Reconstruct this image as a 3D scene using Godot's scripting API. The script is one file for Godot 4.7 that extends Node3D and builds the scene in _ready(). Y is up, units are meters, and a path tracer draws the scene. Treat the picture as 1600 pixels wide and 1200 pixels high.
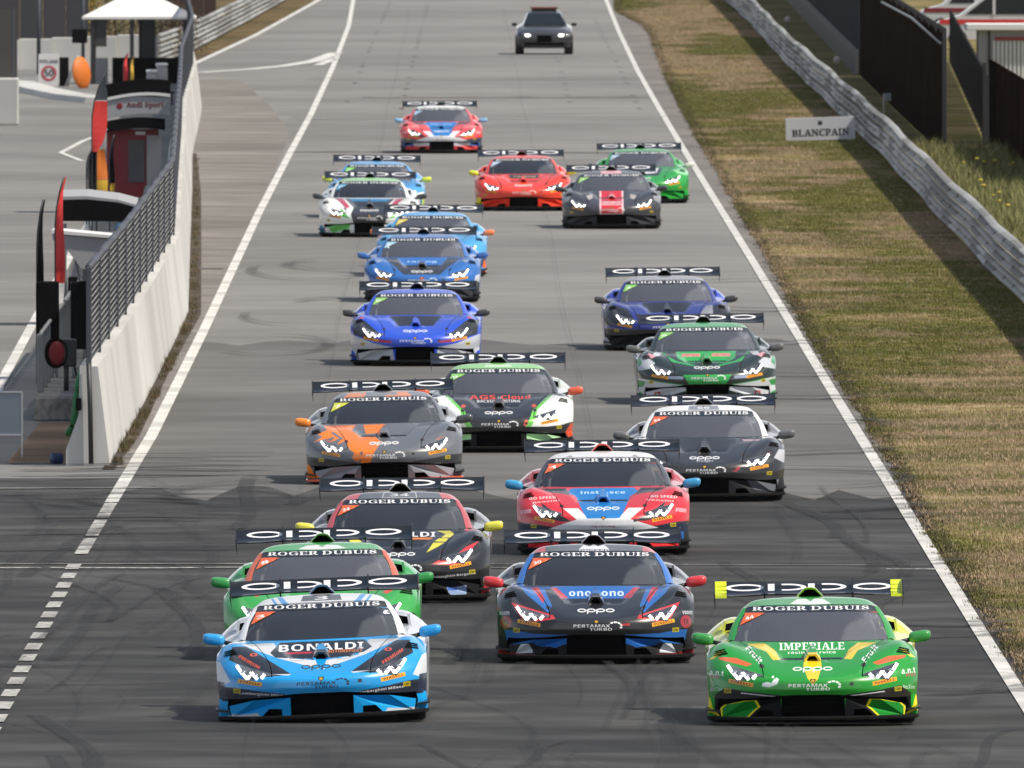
extends Node3D
# A field of racing cars coming down a pit straight, seen with a very long lens from a low tower.
# World: metres, the track runs along -Z, X to the right, the ground is y = 0.

const EL := 0.0364            # fall of the sight line that the livery drawings were measured at
const LEN := 4.55             # car length
var rng := RandomNumberGenerator.new()
var M := {}                   # shared materials
var C := {}                   # shared car meshes
var taken := {}
var text_cache := {}

# ------------------------------------------------------------------ helpers
func lin(r: float, g: float, b: float, a := 1.0) -> Color:
	var c := Color(r, g, b, a).linear_to_srgb()
	c.a = a
	return c

func mat(c: Color, rough := 0.8, metal := 0.0, coat := 0.0) -> StandardMaterial3D:
	var m := StandardMaterial3D.new()
	m.albedo_color = c
	m.roughness = rough
	m.metallic = metal
	if coat > 0.0:
		m.clearcoat_enabled = true
		m.clearcoat = coat
		m.clearcoat_roughness = 0.06
	return m

func numbered(called: String) -> String:
	if not taken.has(called):
		taken[called] = 0
		return called
	taken[called] += 1
	return "%s_%03d" % [called, taken[called]]

func thing(called: String, label: String, category: String, at := Vector3.ZERO, turn := 0.0, group := "") -> Node3D:
	var o := Node3D.new()
	o.name = numbered(called)
	add_child(o)
	o.position = at
	o.rotation.y = turn
	o.set_meta("label", label)
	o.set_meta("category", category)
	if group != "":
		o.set_meta("group", group)
	return o

func part(called: String, m: Mesh, material: Material, parent: Node3D, at := Vector3.ZERO) -> MeshInstance3D:
	var o := MeshInstance3D.new()
	o.name = called
	o.mesh = m
	o.material_override = material
	o.position = at
	parent.add_child(o, true)
	return o

func struct(called: String, m: Mesh, material: Material) -> MeshInstance3D:
	var o := part(called, m, material, self)
	o.set_meta("kind", "structure")
	return o

func quad(t: PackedVector3Array, a: Vector3, b: Vector3, c: Vector3, d: Vector3) -> PackedVector3Array:
	t.append_array([a, b, c, a, c, d])
	return t

func commit(t: PackedVector3Array, smooth := true, uvs := PackedVector2Array()) -> ArrayMesh:
	var st := SurfaceTool.new()
	st.begin(Mesh.PRIMITIVE_TRIANGLES)
	st.set_smooth_group(0 if smooth else -1)
	for i in t.size():
		if uvs.size() > 0:
			st.set_uv(uvs[i])
		st.add_vertex(t[i])
	st.generate_normals()
	return st.commit()

func box(t: PackedVector3Array, c: Vector3, s: Vector3, ch := 0.0) -> PackedVector3Array:
	# a box with chamfered upright and top edges
	var h := s / 2.0
	var rings := []
	var cut: float = minf(ch, minf(h.x, minf(h.y, h.z)) * 0.6)
	var lev := [[-h.y, 0.0], [h.y, 0.0]] if cut <= 0.0 else [[-h.y, cut], [-h.y + cut, 0.0], [h.y - cut, 0.0], [h.y, cut]]
	for l in lev:
		var i: float = l[1]
		var r := PackedVector3Array()
		for q in [[-1, -1], [1, -1], [1, 1], [-1, 1]]:
			var cx: float = q[0] * (h.x - i)
			var cz: float = q[1] * (h.z - i)
			if cut > 0.0:
				if q[0] * q[1] > 0:
					r.append(c + Vector3(cx, l[0], cz - q[1] * cut)); r.append(c + Vector3(cx - q[0] * cut, l[0], cz))
				else:
					r.append(c + Vector3(cx - q[0] * cut, l[0], cz)); r.append(c + Vector3(cx, l[0], cz - q[1] * cut))
			else:
				r.append(c + Vector3(cx, l[0], cz))
		rings.append(r)
	return loft(t, rings, true, true)

func loft(t: PackedVector3Array, rings: Array, closed := true, caps := false) -> PackedVector3Array:
	for k in rings.size() - 1:
		var a: PackedVector3Array = rings[k]
		var b: PackedVector3Array = rings[k + 1]
		var n := a.size()
		for i in (n if closed else n - 1):
			var j := (i + 1) % n
			t.append_array([a[i], b[i], b[j], a[i], b[j], a[j]])
	if caps:
		for e in [0, rings.size() - 1]:
			var r: PackedVector3Array = rings[e]
			var m := Vector3.ZERO
			for p in r:
				m += p
			m /= r.size()
			for i in r.size():
				var j := (i + 1) % r.size()
				if e == 0:
					t.append_array([m, r[i], r[j]])
				else:
					t.append_array([m, r[j], r[i]])
	return t

func tube(t: PackedVector3Array, pts: PackedVector3Array, r: float, n := 6) -> PackedVector3Array:
	var rings := []
	for i in pts.size():
		var d: Vector3 = pts[mini(i + 1, pts.size() - 1)] - pts[maxi(i - 1, 0)]
		d = d.normalized()
		var s := d.cross(Vector3.UP if absf(d.y) < 0.9 else Vector3.RIGHT).normalized()
		var u := s.cross(d)
		var ring := PackedVector3Array()
		for k in n:
			var a := TAU * k / n
			ring.append(pts[i] + (s * cos(a) + u * sin(a)) * r)
		rings.append(ring)
	return loft(t, rings, true, true)

func lathe_x(profile: Array, n := 28) -> PackedVector3Array:
	# profile of [radius, x], turned about the X axis
	var rings := []
	for p in profile:
		var ring := PackedVector3Array()
		for k in n:
			var a := TAU * k / n
			ring.append(Vector3(p[1], sin(a) * p[0], cos(a) * p[0]))
		rings.append(ring)
	return loft(PackedVector3Array(), rings, true, false)

func crline(p: PackedVector3Array, s: int) -> PackedVector3Array:
	var out := PackedVector3Array()
	for i in p.size() - 1:
		var a := p[i]
		var b := p[i + 1]
		var pre: Vector3 = p[i - 1] if i > 0 else a * 2.0 - b
		var post: Vector3 = p[i + 2] if i + 2 < p.size() else b * 2.0 - a
		for k in s:
			out.append(a.cubic_interpolate(b, pre, post, float(k) / s))
	out.append(p[p.size() - 1])
	return out

func crgrid(rows: Array, su: int, sv: int) -> Array:
	var wide := []
	for r in rows:
		wide.append(crline(r, su))
	var out := []
	var n: int = wide[0].size()
	var cols := []
	for j in n:
		var c := PackedVector3Array()
		for r in wide:
			c.append(r[j])
		cols.append(crline(c, sv))
	for i in cols[0].size():
		var r := PackedVector3Array()
		for j in n:
			r.append(cols[j][i])
		out.append(r)
	return out

func slice_tris(g: Array, r0: int, r1: int, c0: int, c1: int) -> PackedVector3Array:
	var t := PackedVector3Array()
	for i in range(r0, r1):
		for j in range(c0, c1):
			quad(t, g[i][j], g[i + 1][j], g[i + 1][j + 1], g[i][j + 1])
	return t

func flip_x(t: PackedVector3Array) -> PackedVector3Array:
	var o := PackedVector3Array()
	for i in range(0, t.size(), 3):
		for k in [0, 2, 1]:
			var p := t[i + k]
			o.append(Vector3(-p.x, p.y, p.z))
	return o

# ------------------------------------------------------------------ drawing into images
func fill_poly(img: Image, p: PackedVector2Array, c: Color) -> void:
	var lo := 1e9
	var hi := -1e9
	for q in p:
		lo = minf(lo, q.y)
		hi = maxf(hi, q.y)
	var w := img.get_width()
	var y0 := maxi(0, int(floor(lo)))
	var y1 := mini(img.get_height() - 1, int(ceil(hi)))
	var n := p.size()
	for y in range(y0, y1 + 1):
		var sy := y + 0.5
		var xs := PackedFloat32Array()
		for i in n:
			var a := p[i]
			var b := p[(i + 1) % n]
			if (a.y <= sy) != (b.y <= sy):
				xs.append(a.x + (sy - a.y) / (b.y - a.y) * (b.x - a.x))
		if xs.size() < 2:
			continue
		xs.sort()
		for k in range(0, xs.size() - 1, 2):
			var x0 := maxi(0, int(round(xs[k])))
			var x1 := mini(w, int(round(xs[k + 1])))
			if x1 > x0:
				img.fill_rect(Rect2i(x0, y, x1 - x0, 1), c)

func glyphs(s: String, serif := false) -> Array:
	# the triangles of a word, scaled to the box 0..1 x 0..1
	var key := s + ("|s" if serif else "")
	if text_cache.has(key):
		return text_cache[key]
	var f := SystemFont.new()
	f.font_names = PackedStringArray(["Droid Serif" if serif else "Droid Sans"])
	f.font_weight = 700
	var tm := TextMesh.new()
	tm.font = f
	tm.text = s
	tm.font_size = 32
	tm.depth = 0.0
	tm.curve_step = 4.0
	var a: Array = tm.surface_get_arrays(0)
	var v: PackedVector3Array = a[Mesh.ARRAY_VERTEX]
	var ix = a[Mesh.ARRAY_INDEX]
	var lo := Vector3(1e9, 1e9, 0)
	var hi := Vector3(-1e9, -1e9, 0)
	for p in v:
		lo = lo.min(p)
		hi = hi.max(p)
	var out := PackedVector2Array()
	var src := PackedVector3Array()
	if ix != null and ix.size() > 0:
		for i in ix:
			src.append(v[i])
	else:
		src = v
	for p in src:
		out.append(Vector2((p.x - lo.x) / (hi.x - lo.x), (p.y - lo.y) / (hi.y - lo.y)))
	text_cache[key] = [out]
	return text_cache[key]

func draw_text_flat(img: Image, s: String, r: Rect2, c: Color, serif := false) -> void:
	var v: PackedVector2Array = glyphs(s, serif)[0]
	for i in range(0, v.size(), 3):
		var p := PackedVector2Array()
		for k in 3:
			p.append(Vector2(r.position.x + v[i + k].x * r.size.x, r.position.y + (1.0 - v[i + k].y) * r.size.y))
		fill_poly(img, p, c)

func noise(kind: int, f: float, oct: int, sd: int) -> FastNoiseLite:
	var n := FastNoiseLite.new()
	n.noise_type = kind
	n.frequency = f
	n.fractal_octaves = oct
	n.seed = sd
	return n

func noise_tex(w: int, h: int, n: FastNoiseLite, stops: Array, normal := false, strength := 4.0) -> NoiseTexture2D:
	var t := NoiseTexture2D.new()
	t.width = w
	t.height = h
	t.seamless = true
	t.noise = n
	if normal:
		t.as_normal_map = true
		t.bump_strength = strength
	elif stops.size() > 0:
		var g := Gradient.new()
		var off := PackedFloat32Array()
		var col := PackedColorArray()
		for s in stops:
			off.append(s[0])
			col.append(s[1])
		g.offsets = off
		g.colors = col
		t.color_ramp = g
	return t
# ------------------------------------------------------------------ the racing car
const CA := 0.9397            # the livery sheet is laid over the car tilted 20 degrees from upright
const SA := 0.3420
var BT := PackedFloat32Array() # distance behind the nose for (x, t) on the front skin
const NX := 101
const NT := 261
var WT := PackedFloat32Array() # the same for the windscreen

func cp(x: float, y: float, b: float) -> Vector3:
	return Vector3(x, y, LEN / 2.0 - b)

func full_rows(rows: Array) -> Array:
	var out := []
	for r in rows:
		var n: int = r.size() / 3
		var p := PackedVector3Array()
		for i in range(n - 1, 0, -1):
			p.append(cp(-r[i * 3], r[i * 3 + 1], r[i * 3 + 2]))
		for i in n:
			p.append(cp(r[i * 3], r[i * 3 + 1], r[i * 3 + 2]))
		out.append(p)
	return out

func body_uv(p: Vector3) -> Vector2:
	var b := LEN / 2.0 - p.z
	return Vector2((p.x + 1.0) / 2.0, 1.0 - (p.y * CA + b * SA) / 2.1)

func livery_mesh(t: PackedVector3Array, smooth := true) -> ArrayMesh:
	var uv := PackedVector2Array()
	for p in t:
		uv.append(body_uv(p))
	return commit(t, smooth, uv)

func table_from(grids: Array) -> PackedFloat32Array:
	var tab := PackedFloat32Array()
	tab.resize(NX * NT)
	tab.fill(-1.0)
	for g in grids:
		for i in g.size() - 1:
			for j in g[0].size() - 1:
				var a: Vector3 = g[i][j]
				var b: Vector3 = g[i][j + 1]
				var c: Vector3 = g[i + 1][j]
				var d: Vector3 = g[i + 1][j + 1]
				if maxf(b.x, d.x) < -0.001:
					continue
				for u in 8:
					for v in 8:
						var p := a.lerp(b, u / 7.0).lerp(c.lerp(d, u / 7.0), v / 7.0)
						if p.x < -0.005:
							continue
						var bb := LEN / 2.0 - p.z
						var ix := clampi(int(round(p.x * 100.0)), 0, NX - 1)
						var it := clampi(int(round((p.y + EL * bb) * 200.0)), 0, NT - 1)
						var k := ix * NT + it
						if tab[k] < -0.5 or bb < tab[k]:
							tab[k] = bb
	for ix in NX:
		var last := -1
		for it in NT:
			var k := ix * NT + it
			if tab[k] > -0.5:
				if last >= 0:
					var v0 := tab[ix * NT + last]
					for q in range(last + 1, it):
						tab[ix * NT + q] = lerpf(v0, tab[k], float(q - last) / (it - last))
				else:
					for q in it:
						tab[ix * NT + q] = tab[k]
				last = it
		if last >= 0:
			for q in range(last + 1, NT):
				tab[ix * NT + q] = tab[ix * NT + last]
		elif ix > 0:
			for q in NT:
				tab[ix * NT + q] = tab[(ix - 1) * NT + q]
	return tab

func look(tab: PackedFloat32Array, x: float, t: float) -> float:
	var fx := clampf(absf(x) * 100.0, 0.0, NX - 1.001)
	var ft := clampf(t * 200.0, 0.0, NT - 1.001)
	var i := int(fx)
	var j := int(ft)
	var a := lerpf(tab[i * NT + j], tab[i * NT + j + 1], ft - j)
	var b := lerpf(tab[(i + 1) * NT + j], tab[(i + 1) * NT + j + 1], ft - j)
	return lerpf(a, b, fx - i)

func on_skin(x: float, t: float, off := 0.0, tab := BT) -> Vector3:
	var b := look(tab, x, t)
	return cp(x, t - EL * b + off * 0.35, b - off)

func conform(poly: Array, off: float, levels := 3, tab := BT) -> PackedVector3Array:
	# a flat outline in front-view metres laid on the skin
	var p2 := PackedVector2Array()
	for i in range(0, poly.size(), 2):
		p2.append(Vector2(poly[i], poly[i + 1]))
	var ix := Geometry2D.triangulate_polygon(p2)
	var tri := PackedVector2Array()
	for i in ix:
		tri.append(p2[i])
	for l in levels:
		var nt := PackedVector2Array()
		for i in range(0, tri.size(), 3):
			var a := tri[i]
			var b := tri[i + 1]
			var c := tri[i + 2]
			var ab := (a + b) / 2.0
			var bc := (b + c) / 2.0
			var ca := (c + a) / 2.0
			nt.append_array([a, ab, ca, ab, b, bc, ca, bc, c, ab, bc, ca])
		tri = nt
	var out := PackedVector3Array()
	for q in tri:
		out.append(on_skin(q.x, q.y, off, tab))
	return out

func strokes(lines: Array, w: float, off: float) -> PackedVector3Array:
	# raised ribbons along front-view segments
	var t := PackedVector3Array()
	for l in lines:
		var a := Vector2(l[0], l[1])
		var b := Vector2(l[2], l[3])
		var n := (b - a).normalized().orthogonal() * w * 0.5
		var rings := []
		for k in 4:
			var c := a.lerp(b, k / 3.0)
			var m := c + n
			var o := c - n
			rings.append(PackedVector3Array([on_skin(m.x, m.y, 0.002), on_skin(m.x, m.y, off), on_skin(o.x, o.y, off), on_skin(o.x, o.y, 0.002)]))
		loft(t, rings, true, true)
	return t

func blob(c: Vector3, s: Vector3, pw := 0.55, nu := 16, nv := 10) -> PackedVector3Array:
	# a rounded box
	var rings := []
	for i in nv + 1:
		var a := PI * (float(i) / nv - 0.5)
		var ring := PackedVector3Array()
		for k in nu:
			var o := TAU * k / nu
			var cy := signf(sin(a)) * pow(absf(sin(a)), pw)
			var cr := pow(maxf(cos(a), 0.0), pw)
			ring.append(c + Vector3(signf(cos(o)) * pow(absf(cos(o)), pw) * cr * s.x, cy * s.y, signf(sin(o)) * pow(absf(sin(o)), pw) * cr * s.z) * 0.5)
		rings.append(ring)
	return loft(PackedVector3Array(), rings, true, false)

func build_car_meshes() -> void:
	var rows := full_rows([
		[0, .285, .015, .18, .285, .028, .34, .276, .058, .48, .262, .10, .64, .252, .185, .79, .247, .31, .89, .25, .45, .95, .255, .60],
		[0, .345, .0, .18, .345, .015, .34, .348, .045, .48, .35, .09, .64, .352, .18, .80, .355, .31, .905, .358, .455, .962, .36, .62],
		[0, .43, .03, .18, .43, .05, .34, .435, .08, .46, .443, .125, .65, .455, .23, .81, .465, .37, .915, .47, .53, .968, .475, .68],
		[0, .50, .25, .18, .50, .26, .34, .515, .28, .47, .533, .32, .65, .556, .40, .81, .57, .51, .915, .56, .63, .969, .55, .76],
		[0, .575, .50, .18, .575, .51, .34, .585, .53, .52, .620, .60, .67, .664, .67, .81, .688, .74, .905, .65, .82, .967, .60, .88],
		[0, .66, .85, .18, .66, .86, .34, .67, .88, .595, .70, .95, .71, .726, .99, .82, .738, 1.03, .91, .692, 1.08, .966, .63, 1.1],
		[0, .735, 1.15, .18, .735, 1.17, .38, .735, 1.25, .665, .737, 1.43, .74, .738, 1.46, .82, .725, 1.47, .91, .69, 1.47, .966, .635, 1.45]])
	var su := 4
	var sv := 6
	var g := crgrid(rows, su, sv)
	# the bonnet drops behind a lip into the two duct outlets
	for i in g.size():
		for j in g[0].size():
			var p: Vector3 = g[i][j]
			var b := LEN / 2.0 - p.z
			var half := lerpf(0.27, 0.44, clampf((b - 0.55) / 0.6, 0.0, 1.0))
			if b > 0.56 and absf(p.x) < half and i > 2 * sv:
				var e := clampf((half - absf(p.x)) / 0.035, 0.0, 1.0)
				g[i][j] = p - Vector3(0, 0.05 * e * clampf((1.13 - b) / 0.5, 0.0, 1.0), 0)
	var mid := 7 * su
	var r2 := 2 * sv
	var r6 := 6 * sv
	var hw := 3 * su
	C.bumper = livery_mesh(slice_tris(g, 0, r2, 0, 14 * su))
	var gl := []
	for i in g.size():
		var r := PackedVector3Array()
		for j in range(mid + hw - 1, mid + hw + 2):
			r.append(g[i][j] - Vector3(0, 0.012, 0))
		gl.append(r)
	var gap := slice_tris(gl, r2, r6, 0, 2)
	C.gap_r = commit(gap)
	C.gap_l = commit(flip_x(gap))
	var gh := []
	for i in g.size():
		var r := PackedVector3Array()
		for j in g[0].size():
			var q: Vector3 = g[i][j]
			if j == mid + hw or j == mid - hw:
				q.x -= signf(q.x) * 0.010
				q.y -= 0.003
			r.append(q)
		gh.append(r)
	C.hood = livery_mesh(slice_tris(gh, r2, r6, mid - hw, mid + hw))
	C.fender_r = livery_mesh(slice_tris(g, r2, r6, mid + hw, 14 * su))
	C.fender_l = livery_mesh(slice_tris(g, r2, r6, 0, mid - hw))
	# greenhouse
	var ws := crgrid(full_rows([
		[0, .738, 1.155, .18, .738, 1.175, .34, .738, 1.225, .51, .738, 1.325, .705, .738, 1.48],
		[0, .895, 1.57, .17, .895, 1.58, .34, .895, 1.61, .50, .89, 1.68, .665, .878, 1.79],
		[0, .985, 1.84, .16, .985, 1.845, .32, .985, 1.87, .46, .98, 1.92, .615, .965, 2.0],
		[0, 1.04, 2.02, .15, 1.04, 2.02, .30, 1.04, 2.03, .44, 1.035, 2.06, .585, 1.02, 2.10]]), 5, 6)
	var nc: int = ws[0].size() - 1
	C.windscreen = commit(slice_tris(ws, 0, 18, 0, nc))
	var ban := []
	for i in range(12, 19):
		var r := PackedVector3Array()
		for p in ws[i]:
			r.append(p + Vector3(0, 0.002, 0.003))
		ban.append(r)
	C.sun_strip = livery_mesh(slice_tris(ban, 0, 6, 0, nc))
	var pil := PackedVector3Array()
	var rim := crline(PackedVector3Array([cp(.78, .735, 1.58), cp(.73, .862, 1.83), cp(.672, .955, 2.03), cp(.642, .995, 2.13)]), 6)
	var pil_grid := []
	for i in 19:
		var a: Vector3 = ws[i][nc] + Vector3(0.002, 0.004, 0.002)
		pil_grid.append(PackedVector3Array([a, a.lerp(rim[i], 0.5) + Vector3(.008, .008, .004), rim[i]]))
	pil = slice_tris(pil_grid, 0, 18, 0, 2)
	C.pillar_r = livery_mesh(pil)
	C.pillar_l = livery_mesh(flip_x(pil))
	var roof := crgrid(full_rows([
		[0, 1.047, 2.03, .2, 1.047, 2.04, .42, 1.042, 2.07, .56, 1.03, 2.11, .642, .998, 2.14],
		[0, 1.10, 2.5, .2, 1.098, 2.5, .40, 1.09, 2.5, .535, 1.068, 2.5, .62, 1.01, 2.5],
		[0, 1.085, 3.1, .2, 1.08, 3.1, .37, 1.06, 3.1, .49, 1.03, 3.1, .58, .98, 3.1]]), 4, 6)
	C.roof = livery_mesh(slice_tris(roof, 0, roof.size() - 1, 0, roof[0].size() - 1))
	BT = table_from([g, ws, roof, pil_grid])
	WT = table_from([ws])
	C.sticker = livery_mesh(conform([-.655, .935, -.60, 1.048, -.42, 1.048, -.55, .985], 0.008, 3, WT))
	var deck := crgrid(full_rows([
		[0, 1.085, 3.1, .2, 1.08, 3.1, .37, 1.06, 3.1, .49, 1.03, 3.1, .58, .98, 3.1],
		[0, 1.02, 3.7, .2, 1.01, 3.7, .38, .97, 3.7, .52, .93, 3.7, .62, .90, 3.7],
		[0, .93, 4.4, .2, .93, 4.4, .37, .915, 4.4, .5, .89, 4.4, .6, .86, 4.4]]), 3, 4)
	C.deck = commit(slice_tris(deck, 0, deck.size() - 1, 0, deck[0].size() - 1))
	var sw := PackedVector3Array()
	var swg := []
	for i in 13:
		var a: Vector3 = rim[i + 6].lerp(rim[18], 0.0)
		swg.append(PackedVector3Array([rim[int(i * 1.5)], cp(lerpf(.725, .618, i / 12.0), lerpf(.755, .995, i / 12.0), lerpf(2.3, 2.62, i / 12.0)), cp(lerpf(.67, .58, i / 12.0), lerpf(.79, .98, i / 12.0), lerpf(3.0, 3.1, i / 12.0))]))
	sw = slice_tris(swg, 0, 12, 0, 2)
	C.side_window_r = commit(sw)
	C.side_window_l = commit(flip_x(sw))
	# flanks
	var secs := [
		[1.30, .76, .735, .86, .715, .962, .63, .968, .60, .968, .58, .968, .56],
		[1.44, .765, .737, .86, .71, .960, .62, .964, .45, .958, .28, .945, .12],
		[2.1, .71, .745, .83, .70, .925, .61, .93, .45, .93, .28, .945, .12],
		[2.7, .67, .785, .83, .75, .94, .66, .95, .46, .95, .28, .945, .12],
		[3.10, .65, .79, .83, .765, .95, .67, .96, .50, .96, .32, .95, .14],
		[3.22, .635, .865, .80, .84, .955, .70, .967, .64, .97, .61, .97, .58],
		[3.58, .61, .89, .79, .868, .955, .735, .97, .70, .972, .69, .972, .68],
		[3.92, .60, .885, .78, .858, .95, .725, .965, .66, .965, .62, .965, .58],
		[4.05, .60, .88, .78, .85, .945, .72, .96, .55, .955, .40, .94, .24],
		[4.42, .57, .86, .76, .83, .91, .71, .93, .55, .92, .42, .90, .30]]
	var fl := []
	for s in secs:
		var r := PackedVector3Array()
		for i in 6:
			r.append(cp(s[1 + i * 2], s[2 + i * 2], s[0]))
		fl.append(r)
	var fg := crgrid(fl, 3, 3)
	var ft := slice_tris(fg, 0, fg.size() - 1, 0, fg[0].size() - 1)
	C.flank_r = commit(ft)
	C.flank_l = commit(flip_x(ft))
	var si := PackedVector3Array()
	loft(si, [PackedVector3Array([cp(.655, .785, 3.09), cp(.815, .762, 3.09), cp(.795, .838, 3.12), cp(.655, .865, 3.12)]), PackedVector3Array([cp(.70, .79, 3.2), cp(.75, .78, 3.2), cp(.75, .80, 3.2), cp(.70, .82, 3.2)])], true, true)
	C.intake_r = commit(si, false)
	C.intake_l = commit(flip_x(si), false)
	var sf := PackedVector3Array()
	loft(sf, [PackedVector3Array([cp(.80, .70, 2.98), cp(.83, .69, 2.98), cp(.83, .69, 3.12), cp(.80, .70, 3.12)]), PackedVector3Array([cp(.775, .875, 3.02), cp(.795, .87, 3.02), cp(.80, .87, 3.14), cp(.775, .875, 3.14)])], true, true)
	C.blade_r = commit(sf, false)
	C.blade_l = commit(flip_x(sf), false)
	# nose cone underside: black duct panel, painted fins, corners
	var back := full_rows([
		[0, .30, .14, .18, .30, .14, .34, .30, .17, .48, .30, .21, .64, .31, .29, .79, .33, .40, .88, .34, .50],
		[0, .075, .2, .18, .075, .2, .34, .075, .22, .48, .075, .25, .64, .075, .32, .79, .075, .42, .88, .075, .50]])
	var bg := crgrid(back, 3, 4)
	C.duct_panel = commit(slice_tris(bg, 0, 4, 0, bg[0].size() - 1))
	var sl := PackedVector3Array()
	for k in 5:
		box(sl, cp(0, .10 + k * .036, .125), Vector3(.56, .005, .02))
	C.grille = commit(sl, false)
	var fin := [.86, .195, .62, .24, .29, .25, .29, .08, .37, .075, .372, .15, .49, .155, .58, .065, .84, .09]
	var f2 := PackedVector2Array()
	for i in range(0, fin.size(), 2):
		f2.append(Vector2(fin[i], fin[i + 1]))
	var fi := Geometry2D.triangulate_polygon(f2)
	var fin_t := PackedVector3Array()
	var fpos := func(q: Vector2, d: float) -> Vector3:
		var b := look(BT, q.x, 0.30) + 0.012 + (0.28 - q.y) * 0.10 + d
		return cp(q.x, q.y - EL * b, b)
	for i in fi:
		fin_t.append(fpos.call(f2[i], 0.0))
	for i in f2.size():
		var j := (i + 1) % f2.size()
		quad(fin_t, fpos.call(f2[i], 0.0), fpos.call(f2[j], 0.0), fpos.call(f2[j], 0.05), fpos.call(f2[i], 0.05))
	C.fin_r = livery_mesh(fin_t, false)
	C.fin_l = livery_mesh(flip_x(fin_t), false)
	var cg := crgrid([
		PackedVector3Array([cp(.845, .078, .44), cp(.90, .078, .49), cp(.948, .078, .56), cp(.962, .078, .64)]),
		PackedVector3Array([cp(.875, .16, .43), cp(.91, .16, .475), cp(.945, .16, .54), cp(.96, .16, .64)]),
		PackedVector3Array([cp(.87, .215, .42), cp(.905, .215, .47), cp(.943, .215, .55), cp(.956, .215, .62)]),
		PackedVector3Array([cp(.86, .262, .405), cp(.895, .262, .46), cp(.935, .264, .555), cp(.95, .266, .60)])], 3, 4)
	var ct := slice_tris(cg, 0, cg.size() - 1, 0, cg[0].size() - 1)
	C.corner_r = livery_mesh(ct)
	C.corner_l = livery_mesh(flip_x(ct))
	var cn := PackedVector3Array()
	loft(cn, [PackedVector3Array([cp(.80, .115, .40), cp(.80, .13, .40), cp(.82, .13, .55), cp(.82, .115, .55)]), PackedVector3Array([cp(.985, .135, .44), cp(.985, .15, .44), cp(.985, .17, .62), cp(.985, .155, .62)])], true, true)
	C.canard_r = commit(cn, false)
	C.canard_l = commit(flip_x(cn), false)
	# splitter
	var so := [[0, -.03], [.3, -.015], [.52, .04], [.74, .16], [.88, .29], [.962, .42], [.975, .64]]
	var line := PackedVector2Array()
	for i in range(so.size() - 1, 0, -1):
		line.append(Vector2(-so[i][0], so[i][1]))
	for s in so:
		line.append(Vector2(s[0], s[1]))
	var rings := []
	for l in [[.05, .015], [.057, 0.0], [.078, 0.0], [.085, .015]]:
		var r := PackedVector3Array()
		for q in line:
			r.append(cp(q.x * (1.0 - l[1]), l[0], q.y + l[1]))
		rings.append(r)
	var spt := loft(PackedVector3Array(), rings, false, false)
	for e in [0, 3]:
		var r: PackedVector3Array = rings[e]
		for i in r.size() - 1:
			quad(spt, r[i], r[i + 1], Vector3(r[i + 1].x, r[i + 1].y, LEN / 2.0 - .7), Vector3(r[i].x, r[i].y, LEN / 2.0 - .7))
	C.splitter = commit(spt, false)
	# dark shell that closes the car
	var fb := PackedVector3Array()
	box(fb, cp(0, .115, 2.5), Vector3(1.72, .06, 3.7), .01)
	box(fb, cp(0, .46, .80), Vector3(1.1, .18, .5), .01)
	C.floor = commit(fb, false)
	var rp := PackedVector3Array()
	box(rp, cp(0, .55, 4.36), Vector3(1.72, .56, .12), .04)
	C.tail = commit(rp, false)
	# cabin
	var db := PackedVector3Array()
	box(db, cp(0, .66, 1.72), Vector3(1.24, .12, .5), .03)
	C.dash = commit(db, false)
	var cage := PackedVector3Array()
	for s in [-1.0, 1.0]:
		tube(cage, PackedVector3Array([cp(s * .62, .35, 1.75), cp(s * .60, .80, 1.85), cp(s * .50, .985, 2.18), cp(s * .49, 1.0, 2.8), cp(s * .56, .4, 2.95)]), .02)
	tube(cage, PackedVector3Array([cp(-.49, .99, 2.8), cp(.49, .99, 2.8)]), .02)
	tube(cage, PackedVector3Array([cp(-.49, .975, 2.2), cp(.49, .975, 2.2)]), .02)
	C.cage = commit(cage)
	var bh := PackedVector3Array()
	box(bh, cp(0, .6, 3.0), Vector3(1.1, .72, .04))
	C.bulkhead = commit(bh, false)
	C.seat = commit(blob(cp(.34, .58, 2.72), Vector3(.46, .70, .16), .5))
	C.headrest = commit(blob(cp(.34, .86, 2.66), Vector3(.36, .20, .22), .5))
	# bonnet duct
	var hx := func(w: float, y: float, h: float, b: float) -> PackedVector3Array:
		return PackedVector3Array([cp(-w * .55, y - h, b), cp(-w, y, b), cp(-w * .5, y + h, b), cp(w * .5, y + h, b), cp(w, y, b), cp(w * .55, y - h, b)])
	var ht := loft(PackedVector3Array(), [hx.call(.052, .588, .036, .60), hx.call(.052, .588, .036, .50), hx.call(.075, .588, .054, .49), hx.call(.082, .59, .058, .53), hx.call(.06, .65, .05, .78), hx.call(.012, .70, .02, 1.05)], true, false)
	C.hood_duct = livery_mesh(ht, false)
	var hb := PackedVector3Array()
	loft(hb, [hx.call(.053, .588, .037, .57), hx.call(.01, .588, .01, .57)], true, true)
	C.duct_hole = commit(hb, false)
	# roof scoop
	var sc := func(w: float, y0: float, y1: float, b: float) -> PackedVector3Array:
		return PackedVector3Array([cp(-w, y0, b), cp(-w * .97, lerpf(y0, y1, .25), b), cp(-w * .45, lerpf(y0, y1, .9), b), cp(-w * .2, y1, b), cp(w * .2, y1, b), cp(w * .45, lerpf(y0, y1, .9), b), cp(w * .97, lerpf(y0, y1, .25), b), cp(w, y0, b)])
	C.scoop = commit(loft(PackedVector3Array(), [sc.call(.105, 1.085, 1.165, 2.86), sc.call(.105, 1.085, 1.165, 2.72), sc.call(.122, 1.08, 1.182, 2.70), sc.call(.125, 1.08, 1.186, 2.76), sc.call(.11, 1.05, 1.165, 3.2), sc.call(.05, .98, 1.06, 3.8)], true, false), false)
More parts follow.
